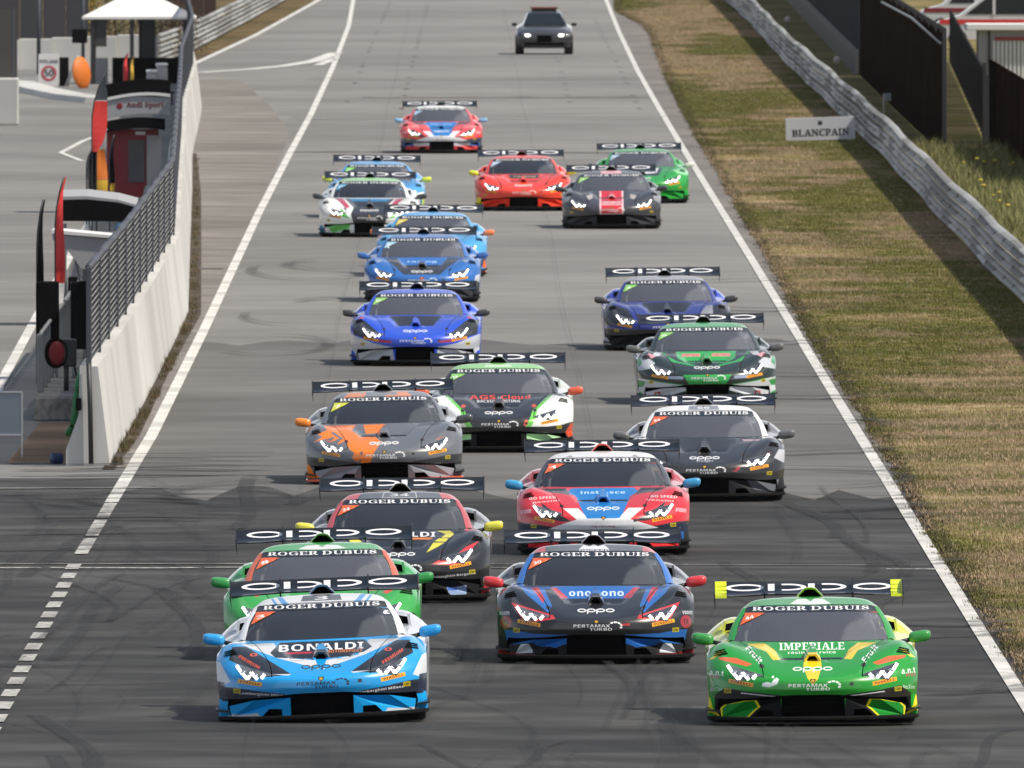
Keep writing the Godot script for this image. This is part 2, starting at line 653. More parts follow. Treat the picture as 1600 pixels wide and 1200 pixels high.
	C.scoop_hole = commit(loft(PackedVector3Array(), [sc.call(.106, 1.084, 1.166, 2.84), sc.call(.05, 1.1, 1.13, 2.84)], true, true), false)
	# rear wing
	var sec := [[4.06, 1.083], [4.14, 1.079], [4.22, 1.088], [4.29, 1.112], [4.36, 1.146], [4.42, 1.188]]
	var wt := PackedVector3Array()
	var wu := PackedVector2Array()
	var wb := PackedVector3Array()
	var nn := 24
	var wy := func(x: float) -> float:
		return -0.018 * smoothstep(0.35, 0.75, absf(x))
	for i in nn:
		var x0 := lerpf(-.872, .872, float(i) / nn)
		var x1 := lerpf(-.872, .872, float(i + 1) / nn)
		for k in sec.size() - 1:
			var f0: float = 1.0 - k / 5.0
			var f1: float = 1.0 - (k + 1) / 5.0
			var a := cp(x0, sec[k][1] + wy.call(x0) * f0, sec[k][0])
			var b := cp(x1, sec[k][1] + wy.call(x1) * f0, sec[k][0])
			var c := cp(x1, sec[k + 1][1] + wy.call(x1) * f1, sec[k + 1][0])
			var d := cp(x0, sec[k + 1][1] + wy.call(x0) * f1, sec[k + 1][0])
			quad(wt, a, d, c, b)
			for q in [a, d, c, a, c, b]:
				var bb: float = LEN / 2.0 - q.z
				wu.append(Vector2((q.x + .872) / 1.744, 1.0 - ((bb - 4.06) / .36 * .25 + (q.y - 1.068) / .12 * .75)))
			var dn := Vector3(0, -.013 * (1.0 - absf(k - 1.5) * .2), 0)
			var de := Vector3(0, -.013 * (1.0 - absf(k - .5) * .2), 0)
			quad(wb, a + dn, b + dn, c + de, d + de)
			if k == 0:
				quad(wb, a, b, b + dn, a + dn)
	C.wing = commit(wt, true, wu)
	C.wing_under = commit(wb)
	var ep := PackedVector3Array()
	var eo := [[4.04, 1.05], [4.10, .95], [4.14, .945], [4.20, 1.04], [4.45, 1.11], [4.45, 1.205], [4.36, 1.205], [4.05, 1.095]]
	var ra := PackedVector3Array()
	var rb := PackedVector3Array()
	for q in eo:
		ra.append(cp(.872, q[1], q[0]))
		rb.append(cp(.884 - .03 * clampf((1.0 - q[1]) / .1, 0.0, 1.0), q[1], q[0]))
	loft(ep, [ra, rb], true, true)
	C.endplate_r = commit(ep, false)
	C.endplate_l = commit(flip_x(ep), false)
	var py := PackedVector3Array()
	var po := [[4.22, .86], [4.36, .86], [4.40, 1.208], [4.18, 1.112], [4.08, 1.098], [4.10, 1.06], [4.2, 1.06]]
	ra = PackedVector3Array()
	rb = PackedVector3Array()
	for q in po:
		ra.append(cp(.405, q[1], q[0]))
		rb.append(cp(.417, q[1], q[0]))
	loft(py, [ra, rb], true, true)
	C.pylon_r = commit(py, false)
	C.pylon_l = commit(flip_x(py), false)
	# mirrors
	var mh := blob(cp(1.0, .757, 1.62), Vector3(.205, .105, .13), .6)
	for i in mh.size():
		var p := mh[i]
		p.y += (p.x - 1.0) * 0.12 - maxf(0.0, p.z - (LEN / 2.0 - 1.62)) * 0.1
		mh[i] = p
	C.mirror_r = commit(mh)
	C.mirror_l = commit(flip_x(mh))
	var ms := PackedVector3Array()
	box(ms, cp(1.0, .757, 1.688), Vector3(.17, .07, .012), .004)
	C.mirror_glass_r = commit(ms, false)
	C.mirror_glass_l = commit(flip_x(ms), false)
	var mk := tube(PackedVector3Array(), PackedVector3Array([cp(.78, .70, 1.56), cp(.86, .715, 1.60), cp(.94, .735, 1.62)]), .022)
	C.mirror_arm_r = commit(mk)
	C.mirror_arm_l = commit(flip_x(mk))
	# headlights
	var hl := conform([.792, .577, .70, .415, .455, .462, .475, .478], 0.003)
	C.lamp_r = commit(hl)
	C.lamp_l = commit(flip_x(hl))
	C.leds = []
	for lines in [[[.778, .566, .738, .505], [.738, .505, .680, .436], [.680, .436, .640, .494], [.640, .494, .588, .432]], [[.552, .438, .520, .474]]]:
		var led := strokes(lines, .027, .009)
		C.leds.append({"r": commit(led, false), "l": commit(flip_x(led), false)})
	var cov := conform([.796, .580, .702, .410, .450, .460, .472, .480], 0.02)
	C.cover_r = commit(cov)
	C.cover_l = commit(flip_x(cov))
	C.reflectors = []
	for q in [[.715, .50, .026], [.655, .475, .02], [.60, .468, .02], [.548, .463, .013]]:
		var rf := blob(on_skin(q[0], q[1], .004), Vector3(q[2] * 2.0, q[2] * 1.5, .02), .9, 10, 6)
		C.reflectors.append({"r": commit(rf), "l": commit(flip_x(rf))})
	# small fittings
	C.louvres = []
	for k in 3:
		var tt := .672 + k * .018
		var lv := conform([.775 + k * .012, tt, .90 - k * .004, tt - .022, .90 - k * .004, tt - .012, .775 + k * .012, tt + .011], .007, 2)
		C.louvres.append({"r": commit(lv), "l": commit(flip_x(lv))})
	C.hood_pin = commit(conform([.44, .545, .455, .57, .475, .57, .475, .545], .012, 1), false)
	# wheels
	C.tyre = commit(lathe_x([[.22, -.135], [.29, -.14], [.31, -.12], [.318, -.06], [.318, .06], [.31, .12], [.29, .14], [.22, .135], [.22, -.135]], 32))
	var rm := lathe_x([[.225, -.12], [.21, -.11], [.20, -.02], [.06, .0], [.05, .03], [0.001, .03]], 24)
	for k in 10:
		var a := TAU * k / 10.0
		var d := Vector3(0, sin(a), cos(a))
		tube(rm, PackedVector3Array([d * .05 + Vector3(.03, 0, 0), d * .215 + Vector3(.09, 0, 0)]), .014, 5)
	C.rim = commit(rm)

var img_s := 1024
func tx(x: float, t: float) -> Vector2:
	var b := look(BT, x, t)
	if t < 0.287 - 0.028 * smoothstep(0.3, 0.6, absf(x)):
		b = look(BT, x, 0.30) + 0.012 + (0.28 - t) * 0.10
	var y := t - EL * b
	return Vector2((x + 1.0) * 0.5 * img_s, (1.0 - (y * CA + b * SA) / 2.1) * img_s)

func shape(img: Image, p: Array, c: Color, m := 1.0) -> void:
	var out := PackedVector2Array()
	var n := p.size() / 2
	for i in n:
		var a := Vector2(p[i * 2], p[i * 2 + 1])
		var j := (i + 1) % n
		var b := Vector2(p[j * 2], p[j * 2 + 1])
		var k := maxi(1, int(ceil(a.distance_to(b) / 0.03)))
		for s in k:
			var q := a.lerp(b, float(s) / k)
			out.append(tx(q.x * m, q.y))
	fill_poly(img, out, c)

func word(img: Image, s: String, x: float, t: float, w: float, h: float, c: Color, rot := 0.0, serif := false) -> void:
	# a word centred at (x, t), w wide and h tall as seen from the front
	var v: PackedVector2Array = glyphs(s, serif)[0]
	var cr := cos(rot)
	var sr := sin(rot)
	for i in range(0, v.size(), 3):
		var p := PackedVector2Array()
		for k in 3:
			var u := (v[i + k].x - 0.5) * w
			var q := (v[i + k].y - 0.5) * h
			p.append(tx(x + u * cr - q * sr, t + u * sr + q * cr))
		fill_poly(img, p, c)

func ring(img: Image, x: float, t: float, rx: float, ry: float, c: Color) -> void:
	var p := []
	for k in 20:
		p.append(x + cos(TAU * k / 20.0) * rx)
		p.append(t + sin(TAU * k / 20.0) * ry)
	shape(img, p, c)

func oppo(img: Image, x: float, t: float, w: float, c: Color, bg: Color) -> void:
	var r := w / 8.4
	for k in 4:
		var cx := x + (k - 1.5) * r * 2.1
		ring(img, cx, t, r, r * 0.42, c)
		ring(img, cx, t, r * 0.68, r * 0.2, bg)
		if k == 1 or k == 2:
			shape(img, [cx - r, t + r * .2, cx - r * .68, t + r * .2, cx - r * .68, t - r * .75, cx - r, t - r * .75], c)
# ------------------------------------------------------------------ liveries: the paint and the lettering of each car, drawn in front-view metres
var im: Image
func S(c: String, p: Array) -> void:
	shape(im, p, Color(c))
	shape(im, p, Color(c), -1.0)
func P(c: String, p: Array) -> void:
	shape(im, p, Color(c))
func W(s: String, x: float, t: float, w: float, h: float, c: String, rot := 0.0, serif := false) -> void:
	word(im, s, x, t, w, h, Color(c), rot, serif)
func W2(s: String, x: float, t: float, w: float, h: float, c: String, rot := 0.0) -> void:
	word(im, s, -x, t, w, h, Color(c), -rot)
	word(im, s, x, t, w, h, Color(c), rot)

const CHEEK := [.98, .385, .80, .365, .62, .328, .34, .287, .34, .24, .98, .24]
const FIN := [.90, .262, .28, .262, .28, .05, .90, .05]
const CORNER := [.85, .34, .99, .36, .99, .06, .85, .06]
const DUCT := [.075, .628, .27, .628, .30, .610, .075, .610]
const ROOF := [-.70, 1.108, -.70, 1.25, .70, 1.25, .70, 1.108]
const PILLAR := [.70, .772, .85, .772, .85, .80, .76, .95, .68, 1.09, .66, 1.12, .58, 1.112, .60, 1.05, .66, .93]
const LAMPFRAME := [.83, .61, .70, .395, .40, .445, .42, .48]

func slats(x0: float, t0: float, n: int, dx: float, c: String) -> void:
	for k in n:
		S(c, [x0 + k * dx, t0, x0 + k * dx + dx * .6, t0, x0 + k * dx + dx * .6, t0 - .03, x0 + k * dx, t0 - .03])

func common(d: Dictionary) -> void:
	var nose: String = d.get("nose", d.base)
	var ink: String = d.get("ink", "f2f2f2")
	S(d.get("duct", "101012"), DUCT)
	# tyre maker's yellow panels
	for s in [-1.0, 1.0]:
		shape(im, [.775, .408, .768, .445, .545, .40, .55, .362], Color("f2a81a"), s)
		word(im, "PIRELLI", .66 * s, .403, .18, .022, Color("7a2408"), .19 * s)
	if d.get("omp", true):
		for s in [-1.0, 1.0]:
			shape(im, [.815, .315, .815, .358, .75, .352, .75, .31], Color("c8b41c"), s)
			word(im, "OMP", .783 * s, .334, .05, .026, Color("2a2408"))
	oppo(im, 0, .527, d.get("oppo_w", .37), Color(ink), Color(nose))
	# small shield
	shape(im, [-.026, .432, .026, .432, .024, .41, 0, .388, -.024, .41], Color("15120c"))
	shape(im, [-.016, .425, .016, .425, .015, .41, 0, .396, -.015, .41], Color("c89a30"))
	if d.get("fuel", true):
		W("PERTAMAX", -.045, .372, .36, .03, ink)
		W("TURBO", .045, .338, .22, .026, ink)
		for k in 5:
			var a0 := 2.4 - k * .62
			var p := []
			for q in [[a0, .062], [a0 - .5, .062], [a0 - .5, .042], [a0, .042]]:
				p.append(.185 + cos(q[0]) * q[1] * 1.2)
				p.append(.37 + sin(q[0]) * q[1] * .75)
			shape(im, p, Color(ink))
	# tow hook mark and bonnet pin
	P(d.get("hook", "2a1a14"), [.335, .395, .37, .40, .375, .37, .34, .365])
	for s in [-1.0, 1.0]:
		shape(im, [.44, .55, .455, .575, .485, .575, .49, .55, .47, .535], Color(d.get("pin", "3a2420")), s)
	# sun strip
	P("0c0c0e", [-.613, 1.047, -.588, 1.112, .588, 1.112, .613, 1.047])
	W("ROGER DUBUIS", 0, 1.088, 1.08, .036, "f4f4f4", 0.0, true)
	P(d.get("tag", "e8641c"), [-.662, .925, -.608, 1.053, -.36, 1.053, -.56, .95])
	W(d.get("num", "8"), -.565, 1.005, .08, .03, "ffffff", .25)

func paint(i: int, d: Dictionary) -> void:
	im.fill(Color(d.base))
	if d.has("roof"):
		P(d.roof, ROOF)
	if d.has("pillar"):
		S(d.pillar, PILLAR)
	if d.has("cheek"):
		S(d.cheek, CHEEK)
	if d.has("fin"):
		S(d.fin, FIN)
	if d.has("corner"):
		S(d.corner, CORNER)
	if d.has("lamp"):
		S(d.lamp, LAMPFRAME)
	match i:
		0:   # sky blue, white and black
			S("d8dade", [.74, .76, .44, .76, .34, .62, .05, .585, .02, .50, .10, .53, .40, .62])
			S("1b1e24", [.82, .74, .69, .74, .27, .465, .50, .45, .85, .62])
			S("d0d4da", [.97, .62, .93, .60, .88, .50, .84, .42, .90, .40, .97, .42])
			S("3a4468", [.97, .42, .92, .40, .88, .30, .97, .28])
			S("c9ced6", [.80, .585, .68, .50, .30, .455, .27, .47, .50, .475])
			P("14161a", [-.47, .67, -.38, .76, .40, .76, .47, .69, .39, .645, .10, .60, -.12, .60, -.42, .625])
			W("BONALDI", 0, .708, .78, .062, "f0f0f2")
			P("b02020", [-.34, .668, -.02, .668, -.06, .65, -.30, .65])
			W("MOTORSPORT", .21, .662, .34, .026, "e07818")
			P("2a90d0", [-.05, .70, .05, .70, .07, .63, -.07, .63])
			S("20283c", CHEEK)
			W("Lamborghini Milano", -.54, .290, .44, .032, "e4e6ea", -.10)
			W("Lamborghini Milano", .54, .290, .44, .032, "e4e6ea", .10)
			W2("PREMIUM", .66, .595, .22, .03, "d8502c", .55)
			W2("o", .62, .66, .07, .03, "d8502c")
			S("2a3350", [.99, .44, .90, .42, .88, .27, .99, .25])
			S("119ae0", [.90, .225, .86, .23, .28, .27, .28, .05, .90, .05])
			S("b9bec6", [.88, .12, .60, .13, .55, .05, .90, .05])
			S("119ae0", [.99, .26, .93, .26, .90, .14, .86, .08, .99, .06])
			S("3a96d8", [.30, 1.11, .38, 1.2, .43, 1.2, .36, 1.11])
			S("3a96d8", [.40, 1.11, .47, 1.2, .49, 1.2, .43, 1.11])
			P("1a1a1c", [-.19, 1.135, -.17, 1.19, .17, 1.19, .19, 1.135])
			W("3", 0, 1.163, .12, .035, "f4f4f4")
		1:   # green, orange trim, the one behind
			S("d8542c", [.80, .75, .70, .76, .60, .68, .64, .66])
			W("IMPERIALE", 0, .735, .62, .06, "f4f6f2", 0.0, true)
			S("d8542c", [.58, .755, .48, .755, .44, .70, .54, .70])
			P("e4e8e4", [-.24, 1.13, -.15, 1.165, -.04, 1.17, 0, 1.145, .04, 1.17, .15, 1.165, .24, 1.13, .05, 1.12, -.05, 1.12])
		2:   # black, blue and red
			S("2466b4", [.74, .765, .28, .765, .22, .66, .31, .66, .40, .75, .50, .74, .43, .575, .47, .50, .52, .55, .68, .69])
			P("2466b4", [-.42, .77, .42, .77, .30, .645, -.30, .645])
			S("c42a30", [.45, .755, .38, .755, .27, .655, .34, .645, .42, .74])
			S("c42a30", [.63, .76, .56, .76, .50, .64, .52, .60, .56, .66])
			W("ono", -.15, .695, .22, .05, "cfe0f4")
			W("ono", .17, .695, .22, .05, "cfe0f4")
			S("2466b4", [.90, .34, .80, .335, .62, .30, .28, .285, .28, .20, .40, .16, .56, .20, .74, .20, .86, .19])
			S("28282c", [.60, .215, .86, .20, .84, .10, .60, .10])
			for s in [-1.0, 1.0]:
				shape(im, [.63, .17, .66, .205, .74, .205, .77, .15, .79, .115, .62, .12], Color("c8ccd2"), s)
				ring(im, .885 * s, .415, .055, .065, Color("a02830"))
				word(im, "TR", .885 * s, .415, .05, .05, Color("3a1014"))
				word(im, "voom", .90 * s, .505, .10, .035, Color("d0d4da"))
			S("8c1e22", [.99, .15, .84, .12, .60, .10, .60, .05, .99, .05])
			S("c42a30", [.61, 1.10, .48, 1.11, .48, 1.2, .60, 1.2])
			P("e8eaee", [-.15, 1.14, -.10, 1.185, -.04, 1.17, 0, 1.19, .04, 1.17, .10, 1.185, .15, 1.14])
			W("ONGARD", 0, 1.125, .30, .022, "e8eaee")
			P("c42a30", [.23, .39, .33, .40, .33, .375, .25, .375])
		3:   # green and yellow
			S("f0d020", [.60, .765, .43, .765, .34, .70, .29, .615, .36, .61, .42, .69])
			P("f0d020", [-.075, .62, .075, .62, .085, .55, .05, .44, 0, .375, -.05, .44, -.085, .55])
			W("IMPERIALE", 0, .735, .60, .066, "f6f8f4", 0.0, true)
			W("racing service", 0, .675, .44, .034, "eef4ec")
			W("Fruit", -.53, .665, .19, .055, "f4f6f4", -.85)
			W("Fruit", .53, .665, .19, .055, "f4f6f4", .85)
			for s in [-1.0, 1.0]:
				shape(im, [.86, .645, .70, .635, .55, .575, .60, .555, .72, .585, .85, .62], Color("e0642c"), s)
				word(im, "a.n.t", .88 * s, .50, .13, .05, Color("eef0ee"), .12 * s)
				word(im, "eros", .90 * s, .463, .09, .028, Color("c0344a"), .1 * s)
				word(im, "BruTine", .885 * s, .352, .11, .04, Color("dce8de"), .05 * s)
			S("e8e030", [.95, .62, .90, .63, .80, .70, .86, .70])
			S("101216", [.90, .30, .80, .365, .62, .325, .30, .285, .28, .05, .90, .05])
			S("d8d8dc", [.66, .317, .30, .272, .30, .264, .66, .306])
			S("f0e030", [.85, .175, .80, .225, .52, .258, .48, .20, .60, .08, .84, .085])
			S("1c8c30", [.83, .175, .79, .215, .54, .245, .505, .20, .61, .095, .83, .10])
			S("f0e030", [.99, .30, .945, .28, .92, .17, .86, .125, .86, .11, .99, .13])
			P("e8eef0", [-.47, .37, -.46, .40, -.42, .41, -.38, .40, -.36, .43, -.33, .45, -.31, .43, -.33, .385, -.40, .36])
			ring(im, -.365, .455, .012, .012, Color("f0f4f4"))
			P("e4e8e4", [-.19, 1.13, -.12, 1.175, -.04, 1.18, 0, 1.15, .04, 1.18, .12, 1.175, .19, 1.13, .05, 1.12, -.05, 1.12])
			P("d8542c", [.62, 1.05, .50, 1.05, .60, .98])
		4:   # black and red with yellow slashes
			S("d03038", [.86, .66, .80, .60, .69, .395, .36, .415, .42, .455, .60, .50, .72, .60])
			P("e8dc30", [.41, .77, .55, .77, .59, .735, .55, .70, .45, .695, .50, .735])
			P("e8dc30", [.38, .66, .43, .69, .53, .69, .50, .655, .42, .655])
			P("e8dc30", [.30, .54, .37, .645, .49, .645, .42, .60])
			P("e8dc30", [-.41, .77, -.55, .77, -.59, .735, -.55, .70, -.45, .695, -.50, .735])
			P("e8dc30", [-.38, .66, -.43, .69, -.53, .69, -.50, .655, -.42, .655])
			P("e8dc30", [-.30, .54, -.37, .645, -.49, .645, -.42, .60])
			W("BONALDI", .02, .735, .74, .05, "f0f0f2")
			P("e07818", [.12, .70, .36, .70, .36, .68, .12, .68])
			W("Lamborghini Bergamo", .57, .292, .50, .032, "d4d6dc", .10)
			W("Lamborghini Bergamo", -.57, .292, .50, .032, "d4d6dc", -.10)
			S("c03038", [.98, .26, .92, .20, .86, .10, .98, .12])
			P("8fa4c8", [.51, .19, .72, .195, .72, .10, .54, .09])
			P("3c62b0", [.52, .182, .62, .185, .62, .145, .53, .14])
			S("c83038", [.63, 1.10, .46, 1.105, .40, 1.2, .60, 1.2])
			P("c0c0c0", [-.19, 1.125, -.17, 1.19, .17, 1.19, .19, 1.125])
			P("2a2a2c", [-.18, 1.13, -.16, 1.185, .16, 1.185, .18, 1.13])
			W("34", 0, 1.16, .2, .03, "dcdcdc")
		5, 19:   # red, white and blue
			P("1878c4", [-.35, .765, .35, .765, .40, .72, .30, .66, .27, .58, .20, .42, -.20, .42, -.27, .58, -.30, .66, -.40, .72])
			P("e6e8ec", [-.45, .53, -.28, .53, -.18, .42, .18, .42, .28, .53, .45, .53, .30, .40, .62, .30, .30, .27, -.30, .27, -.62, .30, -.30, .40])
			P("1878c4", [-.35, .765, .35, .765, .40, .72, .30, .66, .27, .58, .185, .41, -.185, .41, -.27, .58, -.30, .66, -.40, .72])
			S("222226", [.70, .76, .42, .765, .36, .68, .45, .70, .62, .72])
			S("222226", [.70, .60, .62, .54, .36, .38, .46, .38, .62, .41])
			W("insta-sce", 0, .715, .50, .036, "bcd8f0")
			W2("GO SPEED", .68, .655, .30, .03, "f0d8d8", -.05)
			W2("pancini", .64, .61, .30, .03, "f0c8c8", -.08)
			W2("vroom", .87, .50, .12, .045, "e8c8cc", -.1)
			S("22304c", [.98, .36, .80, .33, .66, .30, .86, .27, .98, .27])
			S("d4d8de", [.68, .262, .28, .262, .28, .17, .66, .19])
			S("2c62a8", [.90, .262, .68, .262, .66, .19, .90, .17])
			W("cp racing", 0, .318, .26, .024, "a03048")
			P("8a7a6a", [-.42, 1.125, -.36, 1.15, -.33, 1.125])
			P("8a7a6a", [.42, 1.125, .36, 1.15, .33, 1.125])
		6:   # black, white roof
			W("orange1", 0, .485, .20, .032, "b8bcc4")
			S("b8bac0", [.98, .62, .90, .63, .84, .52, .96, .46])
			S("8a2a30", [.82, .60, .66, .53, .70, .52])
			P("a83038", [.33, .36, .36, .40, .43, .42, .42, .38, .38, .345])
			P("6c7076", [-.19, 1.13, -.17, 1.185, .17, 1.185, .19, 1.13])
			W("66", 0, 1.16, .14, .03, "f4f4f4")
			P("d8b0c0", [.45, .755, .68, .755, .66, .735, .48, .735])
			S("6c7078", [.90, .262, .50, .262, .60, .15, .86, .12])
		7:   # grey with torn orange stripes
			var k := 0
			for a in [[-.73, -.31, -.36, -.18, .765], [-.27, .02, -.22, .02, .765]]:
				pass
			P("f07c14", [-.74, .765, -.60, .765, -.33, .765, -.40, .70, -.30, .62, -.08, .61, -.05, .765, .02, .765, -.02, .68, -.10, .60, -.03, .54, -.12, .42, -.18, .27, -.30, .27, -.28, .33, -.34, .30, -.40, .34, -.37, .41, -.43, .46, -.48, .56, -.58, .52, -.50, .62, -.66, .55, -.60, .62, -.78, .58, -.88, .55, -.76, .62, -.82, .66, -.70, .70])
			P("f07c14", [-.25, .765, .01, .765, -.04, .66, -.22, .645])
			P("65686e", [-.36, .76, -.31, .76, -.26, .66, -.33, .66])
			P("65686e", [-.66, .67, -.52, .575, -.50, .585, -.62, .68])
			P("65686e", [-.31, .41, -.28, .37, -.255, .44])
			S("2c2e32", CHEEK)
			S("8f949c", [.88, .21, .70, .262, .30, .262, .36, .16, .58, .10, .80, .10])
			P("f07c14", [-.99, .32, -.93, .28, -.88, .17, -.80, .13, -.99, .10])
			P("e07c2c", [-.50, 1.11, -.42, 1.18, -.20, 1.18, -.24, 1.11])
			P("e07c2c", [.02, 1.11, .06, 1.18, .30, 1.18, .36, 1.11])
			P("8a8d92", [-.30, 1.10, -.26, 1.16, -.22, 1.2, -.26, 1.2])
			P("8a8d92", [.10, 1.10, .16, 1.16, .20, 1.2, .16, 1.2])
			P("707074", [-.18, 1.14, -.16, 1.175, .16, 1.175, .18, 1.14])
			S("c8603c", [.76, .60, .66, .55, .64, .56])
		8:   # black, white fenders, green lines
			S("e2e6e4", [.99, .72, .80, .74, .70, .765, .52, .60, .42, .43, .36, .34, .62, .34, .80, .36, .99, .42])
			S("6cc84a", [.70, .76, .66, .76, .44, .56, .40, .44, .34, .34, .42, .34, .48, .45, .50, .56])
			S("e0502c", [.99, .42, .93, .38, .86, .27, .90, .20, .99, .22])
			S("dfe4e0", [.84, .37, .70, .35, .78, .41, .97, .44])
			W("AGS", -.21, .735, .34, .055, "e84a28")
			W("Cloud", .22, .735, .38, .055, "e84a28")
			W("BACKUP HOSTING", 0, .682, .56, .034, "d8dce0")
			W("racing", -.60, .64, .22, .04, "d0d4d8", -.9)
			S("d0502c", [.45, .59, .42, .62, .46, .645, .50, .61])
			P("d85030", [.32, .36, .34, .43, .375, .43, .38, .38, .35, .345])
			S("b9e6b0", [.85, .22, .60, .262, .36, .262, .36, .18, .60, .17])
			P("c8e8b8", [-.18, 1.14, -.16, 1.175, .16, 1.175, .18, 1.14])
		9:   # green camouflage
			P("24a848", [-.42, .765, .42, .765, .40, .66, .28, .60, -.28, .60, -.40, .66])
			S("24a848", [.66, .76, .58, .76, .50, .62, .18, .545, .16, .56, .40, .62])
			P("24a848", [-.34, .42, .34, .42, .26, .29, -.26, .29])
			S("e09a90", [.34, .735, .08, .735, .08, .69, .34, .69])
			W2("CASTROL", .21, .713, .24, .03, "b04038")
			S("b9bec4", [.98, .66, .84, .70, .72, .60, .80, .52, .96, .50])
			S("2a8a46", [.98, .66, .93, .70, .90, .60, .95, .55])
			S("c9ced2", [.72, .76, .60, .765, .66, .70, .76, .70])
			S("d8a0a8", [.80, .75, .70, .70, .78, .66, .84, .70])
			S("c4c9cf", [.97, .40, .70, .33, .32, .27, .30, .20, .46, .16, .60, .05, .99, .05])
			S("2a9a4a", [.98, .38, .86, .34, .90, .27, .98, .28])
			S("2a9a4a", [.98, .20, .88, .16, .86, .08, .98, .08])
			S("c04040", [.66, .20, .74, .20, .74, .14, .66, .14])
			S("c4c9cf", [.68, .185, .72, .185, .72, .155, .68, .155])
			S("98a4c0", [.60, .41, .34, .40, .34, .36, .58, .37])
		10:   # blue and black
			S("1a1a1e", [.97, .70, .84, .74, .60, .66, .50, .48, .56, .38, .97, .42])
			P("1c1a20", [-.40, .765, .40, .765, .26, .61, -.26, .61])
			P("1a1a1e", [-.70, .34, .70, .34, .60, .26, -.60, .26])
			S("b9bec6", [.99, .24, .93, .22, .86, .12, .99, .10])
			P("8c8f96", [.70, .72, .60, .70, .50, .58, .70, .56])
		11:   # royal blue, black lamp surrounds
			S("24262a", [.95, .71, .76, .69, .52, .48, .66, .40, .92, .48])
			P("24242c", [-.40, .765, .40, .765, .26, .615, -.26, .615])
			P("2450d0", [-.05, .72, .05, .72, .08, .60, -.08, .60])
			S("b9bec8", [.99, .50, .80, .42, .62, .34, .34, .28, .30, .06, .90, .06, .99, .30])
			S("2450d0", [.99, .26, .92, .22, .86, .10, .99, .08])
			S("a02848", [.54, .40, .34, .37, .36, .34, .60, .36])
			S("c05070", [.86, .72, .80, .76, .76, .72])
		12:   # mid blue, black centre
			P("2a2a30", [-.62, .765, .62, .765, .40, .56, .30, .47, -.30, .47, -.40, .56])
			P("2a6ab8", [-.42, .765, .42, .765, .34, .64, -.34, .64])
			W("racing", 0, .70, .50, .05, "a8c4e4")
			S("c9ced8", [.99, .50, .90, .46, .88, .36, .99, .36])
			S("9aa4b4", [.80, .74, .66, .72, .74, .68])
			S("b03040", [.04, .42, -.04, .42, -.02, .36, .02, .36])
		13:   # pale blue, orange ends
			S("1e3c68", [.99, .38, .60, .34, .34, .28, .60, .20, .99, .20])
			S("f06a34", [.99, .34, .92, .32, .90, .18, .99, .16])
			S("f06a34", [.99, .12, .84, .12, .84, .05, .99, .05])
			W("racing", 0, .70, .50, .05, "e8f4fc")
		14:   # white, green and crimson
			P("2c2a30", [-.48, .765, .48, .765, .30, .58, .36, .44, .30, .27, -.30, .27, -.36, .44, -.30, .58])
			P("2c7cae", [-.40, .765, .40, .765, .33, .71, -.33, .71])
			S("c02c50", [.66, .765, .52, .765, .38, .60, .44, .56, .52, .64])
			S("58b84c", [.60, .42, .38, .36, .46, .46, .54, .56])
			S("7acc70", [.86, .262, .36, .262, .40, .16, .70, .10])
			S("3c88c0", [.99, .26, .90, .22, .84, .08, .99, .08])
		15:   # light blue, yellow touches
			S("c4e060", [.99, .44, .92, .42, .90, .27, .99, .27])
			S("284878", [.90, .40, .60, .34, .34, .28, .90, .27])
			S("eef0f0", [.96, .56, .80, .52, .70, .43, .90, .44])
			W("racing", 0, .70, .50, .05, "e8f4fc")
		16:   # red
			P("3a3630", [-.30, .765, .34, .765, .30, .68, -.26, .68])
			W("racing", .04, .72, .44, .04, "c8b08c")
			S("f2e030", [.99, .30, .86, .28, .84, .14, .99, .10])
			S("c84038", [.99, .46, .88, .42, .86, .30, .99, .30])
		17:   # black with a red centre stripe
			P("f0c8cc", [-.235, .765, .235, .765, .235, .24, -.235, .24])
			P("d02430", [-.20, .765, .20, .765, .20, .62, -.20, .62])
			P("d02430", [-.20, .47, .20, .47, .20, .30, -.20, .30])
			P("c01c28", [-.20, .61, .20, .61, .20, .49, -.20, .49])
			P("e8a0a4", [-.20, 1.11, .20, 1.11, .20, 1.2, -.20, 1.2])
			S("b8b0a8", [.50, .66, .38, .70, .36, .62, .44, .58])
			S("8a8c92", [.97, .64, .80, .70, .84, .56, .96, .50])
		18:   # green
			P("26282c", [-.44, .765, .44, .765, .34, .58, -.34, .58])
			P("d8dce0", [-.32, .75, .36, .75, .30, .64, -.20, .62])
			P("26282c", [-.26, .72, .30, .72, .26, .67, -.20, .67])
			S("8cd098", [.96, .68, .80, .74, .62, .70, .74, .62, .94, .58])
	common(d)
